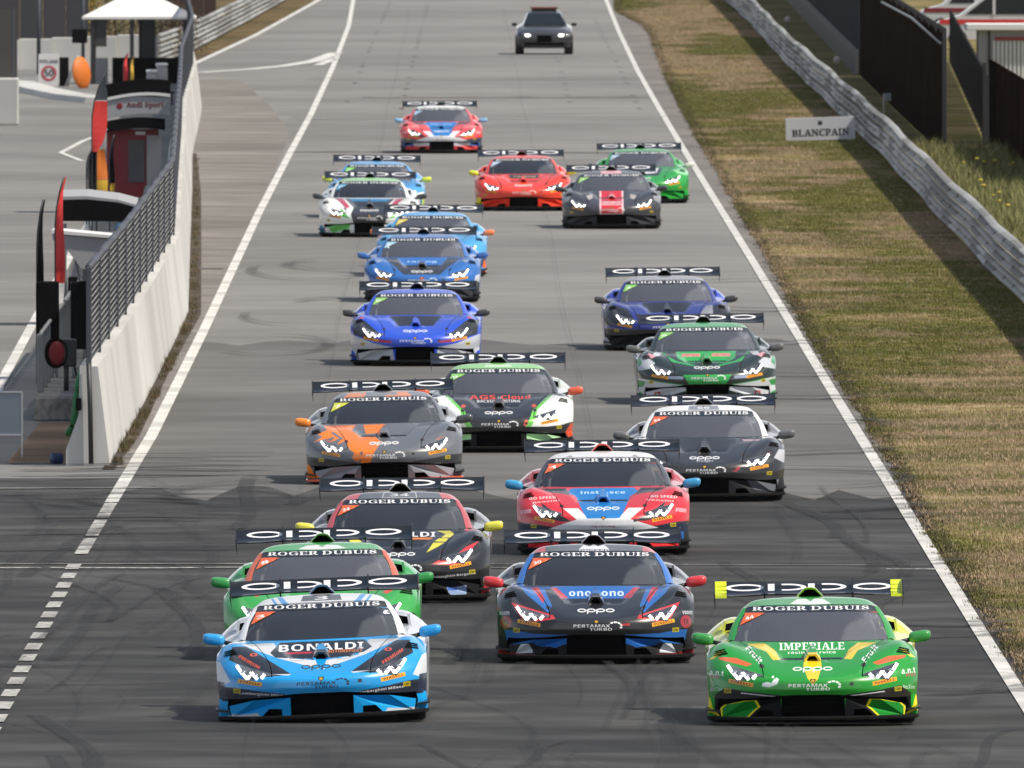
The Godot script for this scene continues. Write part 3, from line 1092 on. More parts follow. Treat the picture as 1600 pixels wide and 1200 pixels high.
func car_list() -> Array:
	return [
		{"x": -1.23, "d": 235.0, "roll": 2.4, "base": "119ae0", "roof": "e0e2e4", "pillar": "dfe2e6", "mirror": "119ae0", "scoop": "22567c", "flank": "b9bec8", "num": "3", "dark_glass": true, "ink": "1c2a3a", "label": "sky blue and white race car with black bonnet panel, leading on the left"},
		{"x": -1.33, "d": 251.4, "roll": 1.4, "base": "36a044", "pillar": "c8603c", "mirror": "2c9244", "scoop": "6a8a3a", "flank": "3a9a50", "num": "8", "label": "green race car with orange pillars half hidden behind the leading blue one"},
		{"x": 1.34, "d": 250.9, "roll": 0.2, "base": "1d1d20", "pillar": "2a6cbc", "mirror": "d42c34", "scoop": "3a1a20", "flank": "4a4a50", "lamp": "c42a30", "nose": "1d1d20", "num": "30", "dark_glass": true, "label": "black race car with red mirrors and blue stripes in the middle of the front"},
		{"x": 3.26, "d": 234.2, "roll": 0.7, "base": "189428", "mirror": "2a9038", "scoop": "c4d820", "flank": "c8d048", "ends": "d4e41c", "nose": "189428", "num": "44", "label": "bright green race car with yellow wing ends, leading on the right"},
		{"x": -0.62, "d": 269.8, "roll": 0.5, "base": "1c1c1f", "pillar": "b8484c", "mirror": "e4dc44", "scoop": "4a4018", "flank": "5a5a5e", "nose": "1c1c1f", "num": "34", "dark_glass": true, "label": "black race car with yellow mirrors, yellow slashes and red lamp surrounds"},
		{"x": 1.63, "d": 286.5, "roll": 0.6, "base": "d42830", "roof": "e6e4e4", "pillar": "3a3a3e", "mirror": "2a94c8", "scoop": "d8583c", "flank": "b05058", "cheek": "202838", "nose": "1878c4", "num": "1", "dark_glass": true, "corner": "2a2c30", "label": "red, white and blue race car following the black car in the middle"},
		{"x": 2.98, "d": 308.3, "roll": 0.6, "base": "2b2b2e", "roof": "f0f0f0", "pillar": "ececec", "mirror": "5a5a5c", "scoop": "1c1c1e", "flank": "6a6a70", "nose": "2b2b2e", "num": "66", "label": "plain black race car with a white roof and white windscreen pillars"},
		{"x": -0.92, "d": 315.6, "roll": 1.3, "base": "65686e", "mirror": "f08820", "mirror2": "3c3e40", "scoop": "2a2422", "flank": "8a8c90", "cheek": "2c2e32", "nose": "8a8078", "num": "7", "dark_glass": true, "tag": "d8d838", "lip": "e0582c", "label": "grey race car splashed with orange on its bonnet, orange left mirror"},
		{"x": 0.52, "d": 331.1, "roll": 0.4, "base": "222225", "roof": "84cc6c", "mirror": "e05c34", "scoop": "15201a", "flank": "b8c0bc", "cheek": "242428", "nose": "222225", "num": "9", "tag": "8cd460", "label": "black race car with pale green roof and white fenders beside the orange-grey one"},
		{"x": 3.45, "d": 356.7, "roll": 0.8, "base": "1d2a22", "roof": "2a9a48", "mirror": "5a5c58", "scoop": "101c14", "flank": "1d2a22", "cheek": "2a9a4a", "nose": "1d2a22", "num": "5", "tag": "8cd460", "label": "green, black and silver camouflaged race car near the right white line"},
		{"x": 3.18, "d": 391.3, "roll": 0.6, "base": "1c2c84", "roof": "8c8c90", "mirror": "3a3836", "scoop": "1c1c22", "flank": "2a48b4", "cheek": "1e1e22", "fin": "1c1c20", "corner": "1c1c20", "nose": "2a48b4", "num": "2", "tag": "8cd460", "label": "dark blue and black race car just behind the camouflaged green one"},
		{"x": -0.63, "d": 380.9, "roll": 0.2, "base": "2450d0", "mirror": "3a3838", "scoop": "1c2034", "flank": "2450d0", "nose": "2450d0", "num": "6", "tag": "98d868", "label": "royal blue and silver race car with black mirrors, alone in the left middle"},
		{"x": -0.60, "d": 428.5, "roll": 0.2, "base": "2a68b4", "mirror": "3468b0", "scoop": "1c2434", "flank": "2a68b4", "cheek": "2a2c34", "fin": "3a3c44", "corner": "3a3a40", "nose": "2a2a30", "num": "4", "tag": "a8d8e8", "label": "mid blue race car with dark bonnet centre and blue mirrors, before the pale blue car"},
		{"x": -0.47, "d": 451.1, "roll": -0.3, "base": "4aa0dc", "mirror": "f08044", "scoop": "20303c", "flank": "4aa0dc", "nose": "4aa0dc", "num": "17", "tag": "e8d050", "label": "pale blue race car with orange mirrors and orange bumper ends"},
		{"x": -1.72, "d": 491.3, "roll": -0.2, "base": "e4e8e6", "roof": "90cc84", "mirror": "2c3034", "scoop": "22262a", "flank": "c4ccd0", "nose": "2c2a30", "num": "21", "dark_glass": true, "tag": "60b0dc", "label": "white and green race car with crimson bonnet edges on the left of the field"},
		{"x": -1.66, "d": 513.3, "roll": -0.4, "base": "4c9cd8", "mirror": "dce448", "scoop": "1c2830", "flank": "4c9cd8", "nose": "4c9cd8", "num": "12", "tag": "8ce060", "label": "light blue race car with yellow mirrors behind the white and green one"},
		{"x": 1.30, "d": 521.9, "roll": 0.4, "base": "e43c24", "mirror": "d8e030", "scoop": "6a4020", "flank": "e43c24", "nose": "e43c24", "num": "11", "dark_glass": true, "tag": "b0c8e0", "label": "bright red race car with yellow mirrors in the far middle"},
		{"x": 3.0, "d": 500.6, "roll": 0.5, "base": "3a3a3f", "mirror": "2a2a2c", "scoop": "241c1c", "flank": "3a3a3f", "nose": "c01c28", "num": "14", "tag": "98d868", "label": "dark grey race car with a broad red stripe down its bonnet"},
		{"x": 3.80, "d": 531.7, "roll": 0.6, "base": "249a3c", "mirror": "3a3c38", "mirror2": "dcdcd0", "scoop": "1a221c", "flank": "249a3c", "nose": "26282c", "num": "18", "tag": "a8c4dc", "label": "green race car far back next to the right white line"},
		{"x": -0.43, "d": 605.0, "roll": 0.2, "base": "e04848", "roof": "f0f0ee", "mirror": "78b4dc", "scoop": "3a5a40", "flank": "e04848", "cheek": "3a4458", "nose": "1878c4", "num": "22", "tag": "8cb8d8", "corner": "4a5060", "label": "hindmost race car, red, white and blue, far up the straight"}]

func wing_image() -> ImageTexture:
	# the big letters on the upper face of every rear wing: ring, stem and bow twice, ring
	var w := Image.create(1024, 256, false, Image.FORMAT_RGB8)
	w.fill(Color("0e0e0f"))
	var white := Color("ececef")
	var bg := Color("0e0e0f")
	var el := func(cx: float, cy: float, rx: float, ry: float, c: Color, a0 := 0.0, a1 := TAU) -> void:
		var p := PackedVector2Array()
		for k in 41:
			var a: float = lerpf(a0, a1, k / 40.0)
			p.append(Vector2(cx + cos(a) * rx, cy + sin(a) * ry))
		fill_poly(w, p, c)
	for cx in [165.0, 859.0]:
		el.call(cx, 98.0, 108.0, 58.0, white)
		el.call(cx, 98.0, 80.0, 35.0, bg)
	for cx in [395.0, 615.0]:
		el.call(cx, 98.0, 105.0, 58.0, white, -PI / 2, PI / 2)
		el.call(cx, 98.0, 76.0, 35.0, bg, -PI / 2, PI / 2)
		w.fill_rect(Rect2i(int(cx) - 105, 40, 36, 116), white)
		w.fill_rect(Rect2i(int(cx) - 30, 40, 34, 23), white)
		w.fill_rect(Rect2i(int(cx) - 30, 133, 34, 23), white)
	return ImageTexture.create_from_image(w)

func build_cars() -> void:
	build_car_meshes()
	print("car meshes ", Time.get_ticks_msec())
	var wm := mat(Color.WHITE, 0.28, 0.0, 0.8)
	wm.albedo_texture = wing_image()
	M.wing = wm
	M.carbon = mat(lin(.010, .010, .010), 0.4, 0.0, 0.3)
	M.black = mat(lin(.010, .010, .010), 0.7)
	M.black.metallic_specular = 0.2
	M.duct = mat(lin(.006, .006, .007), 0.9)
	M.duct.specular_mode = BaseMaterial3D.SPECULAR_DISABLED
	M.tyre = mat(lin(.02, .02, .02), 0.85)
	M.rim = mat(lin(.03, .03, .03), 0.4, 0.6)
	M.lens = mat(lin(.02, .02, .025), 0.08, 0.0, 1.0)
	M.cage = mat(lin(.25, .25, .26), 0.5)
	M.glass = mat(lin(.15, .154, .18, .5), 0.04)
	M.glass.metallic_specular = 0.7
	M.glass.transparency = BaseMaterial3D.TRANSPARENCY_ALPHA
	M.side_glass = mat(lin(.03, .035, .04, .75), 0.04)
	M.side_glass.transparency = BaseMaterial3D.TRANSPARENCY_ALPHA
	M.led = mat(Color("f4f6ff"), 0.3)
	M.led.emission_enabled = true
	M.led.emission = Color("fffdf4")
	M.led.emission_energy_multiplier = 2.4
	M.chrome = mat(lin(.6, .62, .66), 0.18, 1.0)
	M.clear = mat(lin(.5, .52, .55, .06), 0.02)
	M.clear.transparency = BaseMaterial3D.TRANSPARENCY_ALPHA
	M.glass_dark = mat(lin(.045, .047, .055, .5), 0.03)
	M.glass_dark.transparency = BaseMaterial3D.TRANSPARENCY_ALPHA
	M.glass_dark.metallic_specular = 0.75
	M.mirror_glass = mat(Color("c8ccd2"), 0.03, 1.0)
	var list := car_list()
	for i in list.size():
		var d: Dictionary = list[i]
		img_s = 1024 if i < 10 else 512
		im = Image.create(img_s, img_s, false, Image.FORMAT_RGB8)
		paint(i, d)
		race_car(d, ImageTexture.create_from_image(im))
	print("cars ", Time.get_ticks_msec())

func race_car(d: Dictionary, tex: ImageTexture) -> void:
	var lm := mat(Color.WHITE, 0.36, 0.0, 0.75)
	lm.albedo_texture = tex
	lm.texture_repeat = false
	var low := mat(Color.WHITE, 0.6)
	low.albedo_texture = tex
	low.texture_repeat = false
	low.metallic_specular = 0.3
	var flank := mat(Color(d.flank), 0.42, 0.0, 0.8)
	var mir := mat(Color(d.mirror), 0.4, 0.0, 0.9)
	var mir2: StandardMaterial3D = mat(Color(d.mirror2), 0.4, 0.0, 0.9) if d.has("mirror2") else mir
	var scoop := mat(Color(d.scoop), 0.4, 0.0, 0.8)
	var lip: StandardMaterial3D = mat(Color(d.lip), 0.4, 0.0, 0.8) if d.has("lip") else M.black
	var o := thing("race_car", d.label, "race car", Vector3(d.x, 0, -d.d - LEN / 2.0), deg_to_rad(rng.randf_range(-.6, .6)), "race cars coming down the straight")
	# the sprung body leans on its wheels
	var lean := Transform3D(Basis(Vector3.BACK, deg_to_rad(d.roll)), Vector3.ZERO)
	lean = Transform3D(Basis(Vector3.RIGHT, deg_to_rad(rng.randf_range(-.15, .35))), Vector3(0, 0.008, 0)) * lean
	var p := func(called: String, m: Mesh, material: Material, parent: Node3D = o) -> MeshInstance3D:
		var n := part(called, m, material, parent)
		if parent == o:
			n.transform = lean
		return n
	p.call("front_bumper", C.bumper, lm)
	p.call("bonnet", C.hood, lm)
	for s in ["l", "r"]:
		var fd: MeshInstance3D = p.call("fender", C["fender_" + s], lm)
		for q in C.louvres:
			p.call("louvre", q[s], M.duct, fd)
		p.call("panel_gap", C["gap_" + s], M.duct, fd)
	p.call("windscreen", C.windscreen, M.glass_dark if d.get("dark_glass", false) else M.glass)
	p.call("sun_strip", C.sun_strip, lm)
	p.call("number_sticker", C.sticker, lm)
	p.call("windscreen_pillar", C.pillar_l, lm)
	p.call("windscreen_pillar", C.pillar_r, lm)
	p.call("roof", C.roof, lm)
	p.call("engine_cover", C.deck, M.carbon)
	p.call("side_window", C.side_window_l, M.side_glass)
	p.call("side_window", C.side_window_r, M.side_glass)
	for s in ["l", "r"]:
		var bs: MeshInstance3D = p.call("body_side", C["flank_" + s], flank)
		p.call("side_intake", C["intake_" + s], M.duct, bs)
		p.call("intake_blade", C["blade_" + s], flank, bs)
	var dp: MeshInstance3D = p.call("air_duct", C.duct_panel, M.duct)
	p.call("grille", C.grille, M.duct, dp)
	p.call("bumper_fin", C.fin_l, low)
	p.call("bumper_fin", C.fin_r, low)
	p.call("bumper_corner", C.corner_l, low)
	p.call("bumper_corner", C.corner_r, low)
	p.call("canard", C.canard_l, M.carbon)
	p.call("canard", C.canard_r, M.carbon)
	p.call("splitter", C.splitter, lip)
	p.call("floor_pan", C.floor, M.black)
	p.call("rear_bumper", C.tail, M.black)
	p.call("dashboard", C.dash, M.black)
	p.call("roll_cage", C.cage, M.cage)
	p.call("bulkhead", C.bulkhead, M.black)
	var st: MeshInstance3D = p.call("seat", C.seat, M.black)
	p.call("headrest", C.headrest, M.carbon, st)
	var hd: MeshInstance3D = p.call("bonnet_duct", C.hood_duct, lm)
	p.call("duct_opening", C.duct_hole, M.duct, hd)
	var rs: MeshInstance3D = p.call("roof_scoop", C.scoop, scoop)
	p.call("scoop_opening", C.scoop_hole, M.duct, rs)
	var w: MeshInstance3D = p.call("rear_wing", C.wing, M.wing)
	p.call("wing_underside", C.wing_under, M.carbon, w)
	var ends: Material = mat(Color(d.ends), 0.4, 0.0, 0.8) if d.has("ends") else M.carbon
	p.call("endplate", C.endplate_l, M.carbon, w)
	p.call("endplate", C.endplate_r, M.carbon, w)
	p.call("pylon", C.pylon_l, M.carbon, w)
	p.call("pylon", C.pylon_r, M.carbon, w)
	if d.has("ends"):
		for s in [-1.0, 1.0]:
			var t := PackedVector3Array()
			var sec := [[4.055, 1.068], [4.14, 1.066], [4.22, 1.078], [4.29, 1.106], [4.36, 1.145], [4.42, 1.19]]
			for k in 5:
				quad(t, cp(s * .765, sec[k][1] + .01, sec[k][0]), cp(s * .765, sec[k + 1][1] + .004, sec[k + 1][0]), cp(s * .873, sec[k + 1][1] + .004, sec[k + 1][0]), cp(s * .873, sec[k][1] + .004, sec[k][0]))
			quad(t, cp(s * .765, 1.05, 4.05), cp(s * .765, 1.078, 4.053), cp(s * .873, 1.072, 4.053), cp(s * .873, 1.048, 4.05))
			p.call("wing_tip", commit(t), ends, w)
	for s in ["l", "r"]:
		var m: MeshInstance3D = p.call("door_mirror", C["mirror_" + s], mir if s == "l" else mir2)
		p.call("mirror_arm", C["mirror_arm_" + s], M.carbon, m)
		p.call("mirror_glass", C["mirror_glass_" + s], M.mirror_glass, m)
		var h: MeshInstance3D = p.call("headlight", C["lamp_" + s], M.lens)
		for q in C.reflectors:
			p.call("reflector", q[s], M.chrome, h)
		for q in C.leds:
			p.call("light_strip", q[s], M.led, h)
		p.call("lamp_cover", C["cover_" + s], M.clear, h)
	for q in [[-.80, .95, -1.0], [.80, .95, 1.0], [-.79, 3.57, -1.0], [.79, 3.57, 1.0]]:
		var wh := Node3D.new()
		wh.name = "wheel"
		o.add_child(wh, true)
		wh.position = cp(q[0], .318, q[1])
		if q[2] < 0:
			wh.rotation.y = PI
		part("tyre", C.tyre, M.tyre, wh)
		part("rim", C.rim, M.rim, wh)
# ------------------------------------------------------------------ ground, asphalt, paint, grass
func xd(p: Array, y := 0.0) -> Vector3:
	return Vector3(p[0], y, -p[1])

func strip_between(left: Array, right: Array, y: float) -> ArrayMesh:
	# a ground sheet between two edge lines given as [x, distance]
	var ds := {}
	for p in left + right:
		ds[p[1]] = true
	var lst := ds.keys()
	lst.sort()
	var t := PackedVector3Array()
	var at := func(l: Array, d: float) -> float:
		if d <= l[0][1]:
			return l[0][0]
		for i in l.size() - 1:
			if d <= l[i + 1][1]:
				return lerpf(l[i][0], l[i + 1][0], (d - l[i][1]) / (l[i + 1][1] - l[i][1]))
		return l[l.size() - 1][0]
	for i in lst.size() - 1:
		var a: float = lst[i]
		var b: float = lst[i + 1]
		quad(t, Vector3(at.call(left, a), y, -a), Vector3(at.call(left, b), y, -b), Vector3(at.call(right, b), y, -b), Vector3(at.call(right, a), y, -a))
	return commit(t)

func at_line(l: Array, d: float) -> float:
	if d <= l[0][1]:
		return l[0][0]
	for i in l.size() - 1:
		if d <= l[i + 1][1]:
			return lerpf(l[i][0], l[i + 1][0], (d - l[i][1]) / (l[i + 1][1] - l[i][1]))
	return l[l.size() - 1][0]

func ribbon(t: PackedVector3Array, pts: Array, w: float, y: float) -> void:
	for i in pts.size() - 1:
		var a := xd(pts[i], y)
		var b := xd(pts[i + 1], y)
		var n := (b - a).normalized().cross(Vector3.UP) * w * 0.5
		quad(t, a - n, b - n, b + n, a + n)

const GRASS_EDGE := [[5.56, 180], [5.53, 250], [5.5, 281], [5.46, 293], [5.55, 326], [5.58, 351], [5.55, 393], [5.61, 433], [5.68, 465], [5.81, 547], [5.9, 600], [6.02, 670], [6.2, 743], [6.46, 823], [6.8, 900], [6.75, 940], [6.3, 985], [6.2, 1000], [6.5, 1050], [7.2, 1200]]
const RIGHT_LINE := [[5.34, 180], [5.31, 260], [5.32, 347], [5.35, 462], [5.37, 605], [5.4, 690], [5.47, 782], [5.69, 910], [6.04, 1050], [6.6, 1200]]
const LEFT_LINE := [[-4.18, 308], [-4.08, 340], [-4.05, 406], [-4.06, 520], [-4.0, 600], [-3.92, 677], [-3.91, 794], [-4.02, 935], [-4.33, 1050], [-5.0, 1200]]
const RAIL := [[9.2, 370], [9.41, 426], [9.64, 512], [9.91, 587], [10.09, 679], [10.3, 810], [10.72, 930], [10.95, 1060], [11.2, 1180]]
const WALL := [[-4.7, 325], [-4.66, 362], [-4.69, 419], [-5.32, 482], [-5.95, 546], [-6.56, 605], [-7.16, 688], [-8.28, 776]]

func ground_mat(c0: Color, c1: Color, c2: Color, f: float, sd: int, tile: float, rough := 0.95, coarse := 60.0, lo := 0.7, hi := 1.0) -> StandardMaterial3D:
	var m := mat(Color.WHITE, rough)
	m.metallic_specular = 0.25
	m.albedo_texture = noise_tex(1024, 1024, noise(FastNoiseLite.TYPE_SIMPLEX_SMOOTH, f, 6, sd), [[0.22, c0], [0.5, c1], [0.8, c2]])
	m.uv1_triplanar = true
	m.uv1_world_triplanar = true
	m.uv1_scale = Vector3.ONE / tile
	m.detail_enabled = true
	m.detail_blend_mode = BaseMaterial3D.BLEND_MODE_MUL
	m.detail_uv_layer = BaseMaterial3D.DETAIL_UV_2
	m.detail_albedo = noise_tex(512, 512, noise(FastNoiseLite.TYPE_SIMPLEX_SMOOTH, 0.012, 4, sd + 7), [[0.2, Color(lo, lo, lo)], [0.8, Color(hi, hi, hi)]])
	m.uv2_triplanar = true
	m.uv2_world_triplanar = true
	m.uv2_scale = Vector3.ONE / coarse
	return m

func build_setting() -> void:
	# earth under everything
	M.earth = ground_mat(lin(.055, .055, .022), lin(.10, .088, .04), lin(.17, .135, .075), 0.02, 3, 17.0, 0.98, 70.0, 0.75, 1.0)
	var t := PackedVector3Array()
	quad(t, Vector3(-3000, -0.02, 400), Vector3(-3000, -0.02, -6000), Vector3(3000, -0.02, -6000), Vector3(3000, -0.02, 400))
	struct("ground", commit(t), M.earth)
	# asphalt: an older, paler surface up the straight, a rubbered dark one round the start line
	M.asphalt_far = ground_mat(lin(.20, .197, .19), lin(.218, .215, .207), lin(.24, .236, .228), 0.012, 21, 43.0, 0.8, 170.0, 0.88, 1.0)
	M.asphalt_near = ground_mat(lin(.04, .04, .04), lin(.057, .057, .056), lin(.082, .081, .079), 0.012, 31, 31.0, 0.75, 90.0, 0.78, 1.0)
	M.asphalt_brown = ground_mat(lin(.175, .165, .152), lin(.21, .197, .182), lin(.25, .235, .218), 0.012, 41, 37.0, 0.9, 110.0, 0.86, 1.0)
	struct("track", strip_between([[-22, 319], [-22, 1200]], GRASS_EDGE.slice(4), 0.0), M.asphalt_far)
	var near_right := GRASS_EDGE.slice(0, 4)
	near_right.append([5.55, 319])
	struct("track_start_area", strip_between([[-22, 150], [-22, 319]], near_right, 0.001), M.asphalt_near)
	# a ragged-ended sheet between the two; its mid tone paints the brightening with distance
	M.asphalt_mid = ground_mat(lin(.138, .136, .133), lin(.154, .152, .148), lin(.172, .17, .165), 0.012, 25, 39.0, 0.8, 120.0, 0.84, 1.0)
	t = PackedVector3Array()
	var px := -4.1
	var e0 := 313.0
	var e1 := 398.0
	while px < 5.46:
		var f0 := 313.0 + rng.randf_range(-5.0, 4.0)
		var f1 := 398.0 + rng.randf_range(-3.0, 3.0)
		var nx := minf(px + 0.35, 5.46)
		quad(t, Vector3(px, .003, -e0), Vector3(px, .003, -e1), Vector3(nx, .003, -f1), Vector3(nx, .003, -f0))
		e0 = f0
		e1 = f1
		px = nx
	struct("track_fade_area", commit(t), M.asphalt_mid)
	# brownish run-off between the pit wall and the left line, and beyond the right line
	struct("pavement_shoulder", strip_between([[-4.5, 324], [-4.5, 419], [-5.1, 482], [-5.8, 546], [-6.4, 605], [-7.0, 688], [-7.7, 760]], [[-4.12, 324], [-4.1, 420], [-4.15, 560], [-4.2, 640], [-5.2, 700], [-6.5, 760]], 0.004), M.asphalt_brown)
	struct("pavement_edge", strip_between([[5.42, 330], [5.45, 605], [5.6, 790], [5.95, 960]], GRASS_EDGE.slice(4, 18), 0.005), M.asphalt_brown)
	# dirt washed up along the foot of the pit wall
	M.dirt = ground_mat(lin(.05, .04, .03), lin(.10, .08, .06), lin(.16, .13, .10), 0.05, 51, 3.0, 0.98, 12.0, 0.7, 1.0)
	struct("dirt_strip", strip_between([[-4.5, 323], [-4.5, 419], [-5.15, 482], [-5.8, 546], [-6.4, 605]], [[-4.34, 325], [-4.24, 340], [-4.27, 380], [-4.22, 419], [-4.85, 482], [-5.5, 546], [-6.2, 605]], 0.009), M.dirt)
	M.clay = ground_mat(lin(.32, .20, .11), lin(.42, .27, .16), lin(.48, .34, .22), 0.04, 61, 2.0)
	struct("clay_ground", strip_between([[-5.75, 326], [-5.68, 347]], [[-5.02, 326], [-5.1, 347]], 0.006), M.clay)
	# painted lines
	M.paint = ground_mat(lin(.50, .50, .48), lin(.68, .67, .64), lin(.76, .75, .72), 0.04, 71, 4.0, 0.7, 20.0, 0.85, 1.0)
	M.paint_old = ground_mat(lin(.22, .22, .21), lin(.42, .42, .40), lin(.60, .59, .57), 0.04, 75, 5.0, 0.7, 20.0, 0.85, 1.0)
	M.worn = ground_mat(lin(.16, .16, .15), lin(.30, .29, .28), lin(.45, .44, .42), 0.06, 81, 3.0, 0.8, 9.0, 0.6, 1.0)
	t = PackedVector3Array()
	ribbon(t, RIGHT_LINE, 0.15, 0.012)
	struct("painted_line", commit(t), M.paint)
	t = PackedVector3Array()
	ribbon(t, LEFT_LINE, 0.16, 0.012)
	struct("painted_line_left", commit(t), M.paint)
	t = PackedVector3Array()
	var d := 222.0
	while d < 284.0:
		ribbon(t, [[-4.26, d], [-4.25, d + 1.9]], 0.15, 0.012)
		d += 3.3
	ribbon(t, [[-4.24, 287], [-4.22, 293]], 0.15, 0.012)
	ribbon(t, [[-4.22, 294], [-4.2, 300.5]], 0.15, 0.012)
	ribbon(t, [[-4.2, 301.4], [-4.18, 307.6]], 0.15, 0.012)
	struct("painted_dashes", commit(t), M.paint_old)
	t = PackedVector3Array()
	ribbon(t, [[-6.6, 281.7], [-4.6, 281.9]], 0.34, 0.012)
	ribbon(t, [[-4.5, 281.9], [-3.2, 281.8], [-2.9, 282.0]], 0.26, 0.012)
	ribbon(t, [[-2.8, 282.0], [-1.9, 282.1]], 0.2, 0.012)
	ribbon(t, [[4.7, 281.4], [5.25, 281.4]], 0.2, 0.012)
	struct("painted_start_line", commit(t), M.paint_old)
	t = PackedVector3Array()
	ribbon(t, [[-6.6, 283.3], [-2.0, 283.4], [0.2, 283.3]], 0.34, 0.012)
	ribbon(t, [[-0.2, 281.9], [0.9, 281.9]], 0.3, 0.012)
	ribbon(t, [[0.2, 283.3], [3.0, 283.0], [5.2, 282.8]], 0.16, 0.012)
	ribbon(t, [[-6.6, 314.0], [-4.1, 314.4], [-3.6, 314.5]], 0.5, 0.012)
	ribbon(t, [[-3.9, 608], [5.2, 606]], 1.6, 0.012)
	ribbon(t, [[-2.7, 716], [5.3, 716]], 2.2, 0.012)
	ribbon(t, [[-4.9, 459], [-4.2, 459]], 1.2, 0.014)
	for k in 24:
		var dd := 690.0 + k * 15.0
		for x in [-3.1, -1.55, 3.05, 4.88]:
			if rng.randf() < 0.75:
				ribbon(t, [[x + (dd - 690) * 0.0009, dd], [x + (dd - 690) * 0.0009, dd + 2.6]], 0.13, 0.012)
	struct("painted_worn_marks", commit(t), M.worn)
	t = PackedVector3Array()
	ribbon(t, [[-7.9, 779], [-6.6, 787], [-5.5, 797], [-4.6, 812], [-4.0, 838]], 0.5, 0.012)
	ribbon(t, [[-4.4, 800], [-3.96, 820]], 0.3, 0.012)
	ribbon(t, [[-8.35, 800], [-7.12, 899], [-5.87, 1034], [-5.4, 1100]], 0.2, 0.016)
	ribbon(t, [[-6.2, 325], [-6.62, 369], [-6.86, 414], [-7.3, 500], [-7.9, 600]], 0.15, 0.012)
	ribbon(t, [[-8.7, 592], [-9.42, 606], [-9.2, 626], [-8.9, 640]], 0.14, 0.012)
	struct("painted_pit_lines", commit(t), M.paint)
	# left infield
	M.infield = ground_mat(lin(.09, .075, .03), lin(.16, .115, .05), lin(.21, .15, .075), 0.03, 91, 13.0)
	struct("grass_infield", strip_between([[-60, 800], [-60, 1300]], [[-8.5, 800], [-7.25, 899], [-6.0, 1034], [-5.0, 1300]], 0.012), M.infield)
	# verge on the right
	M.verge = ground_mat(lin(.11, .115, .021), lin(.19, .162, .05), lin(.36, .265, .155), 0.008, 101, 31.0, 0.98, 61.0, 0.7, 1.0)
	struct("grass_verge", strip_between(GRASS_EDGE, [[70, 180], [70, 1200]], 0.008), M.verge)
	tyre_and_shadow_marks()
	grass()

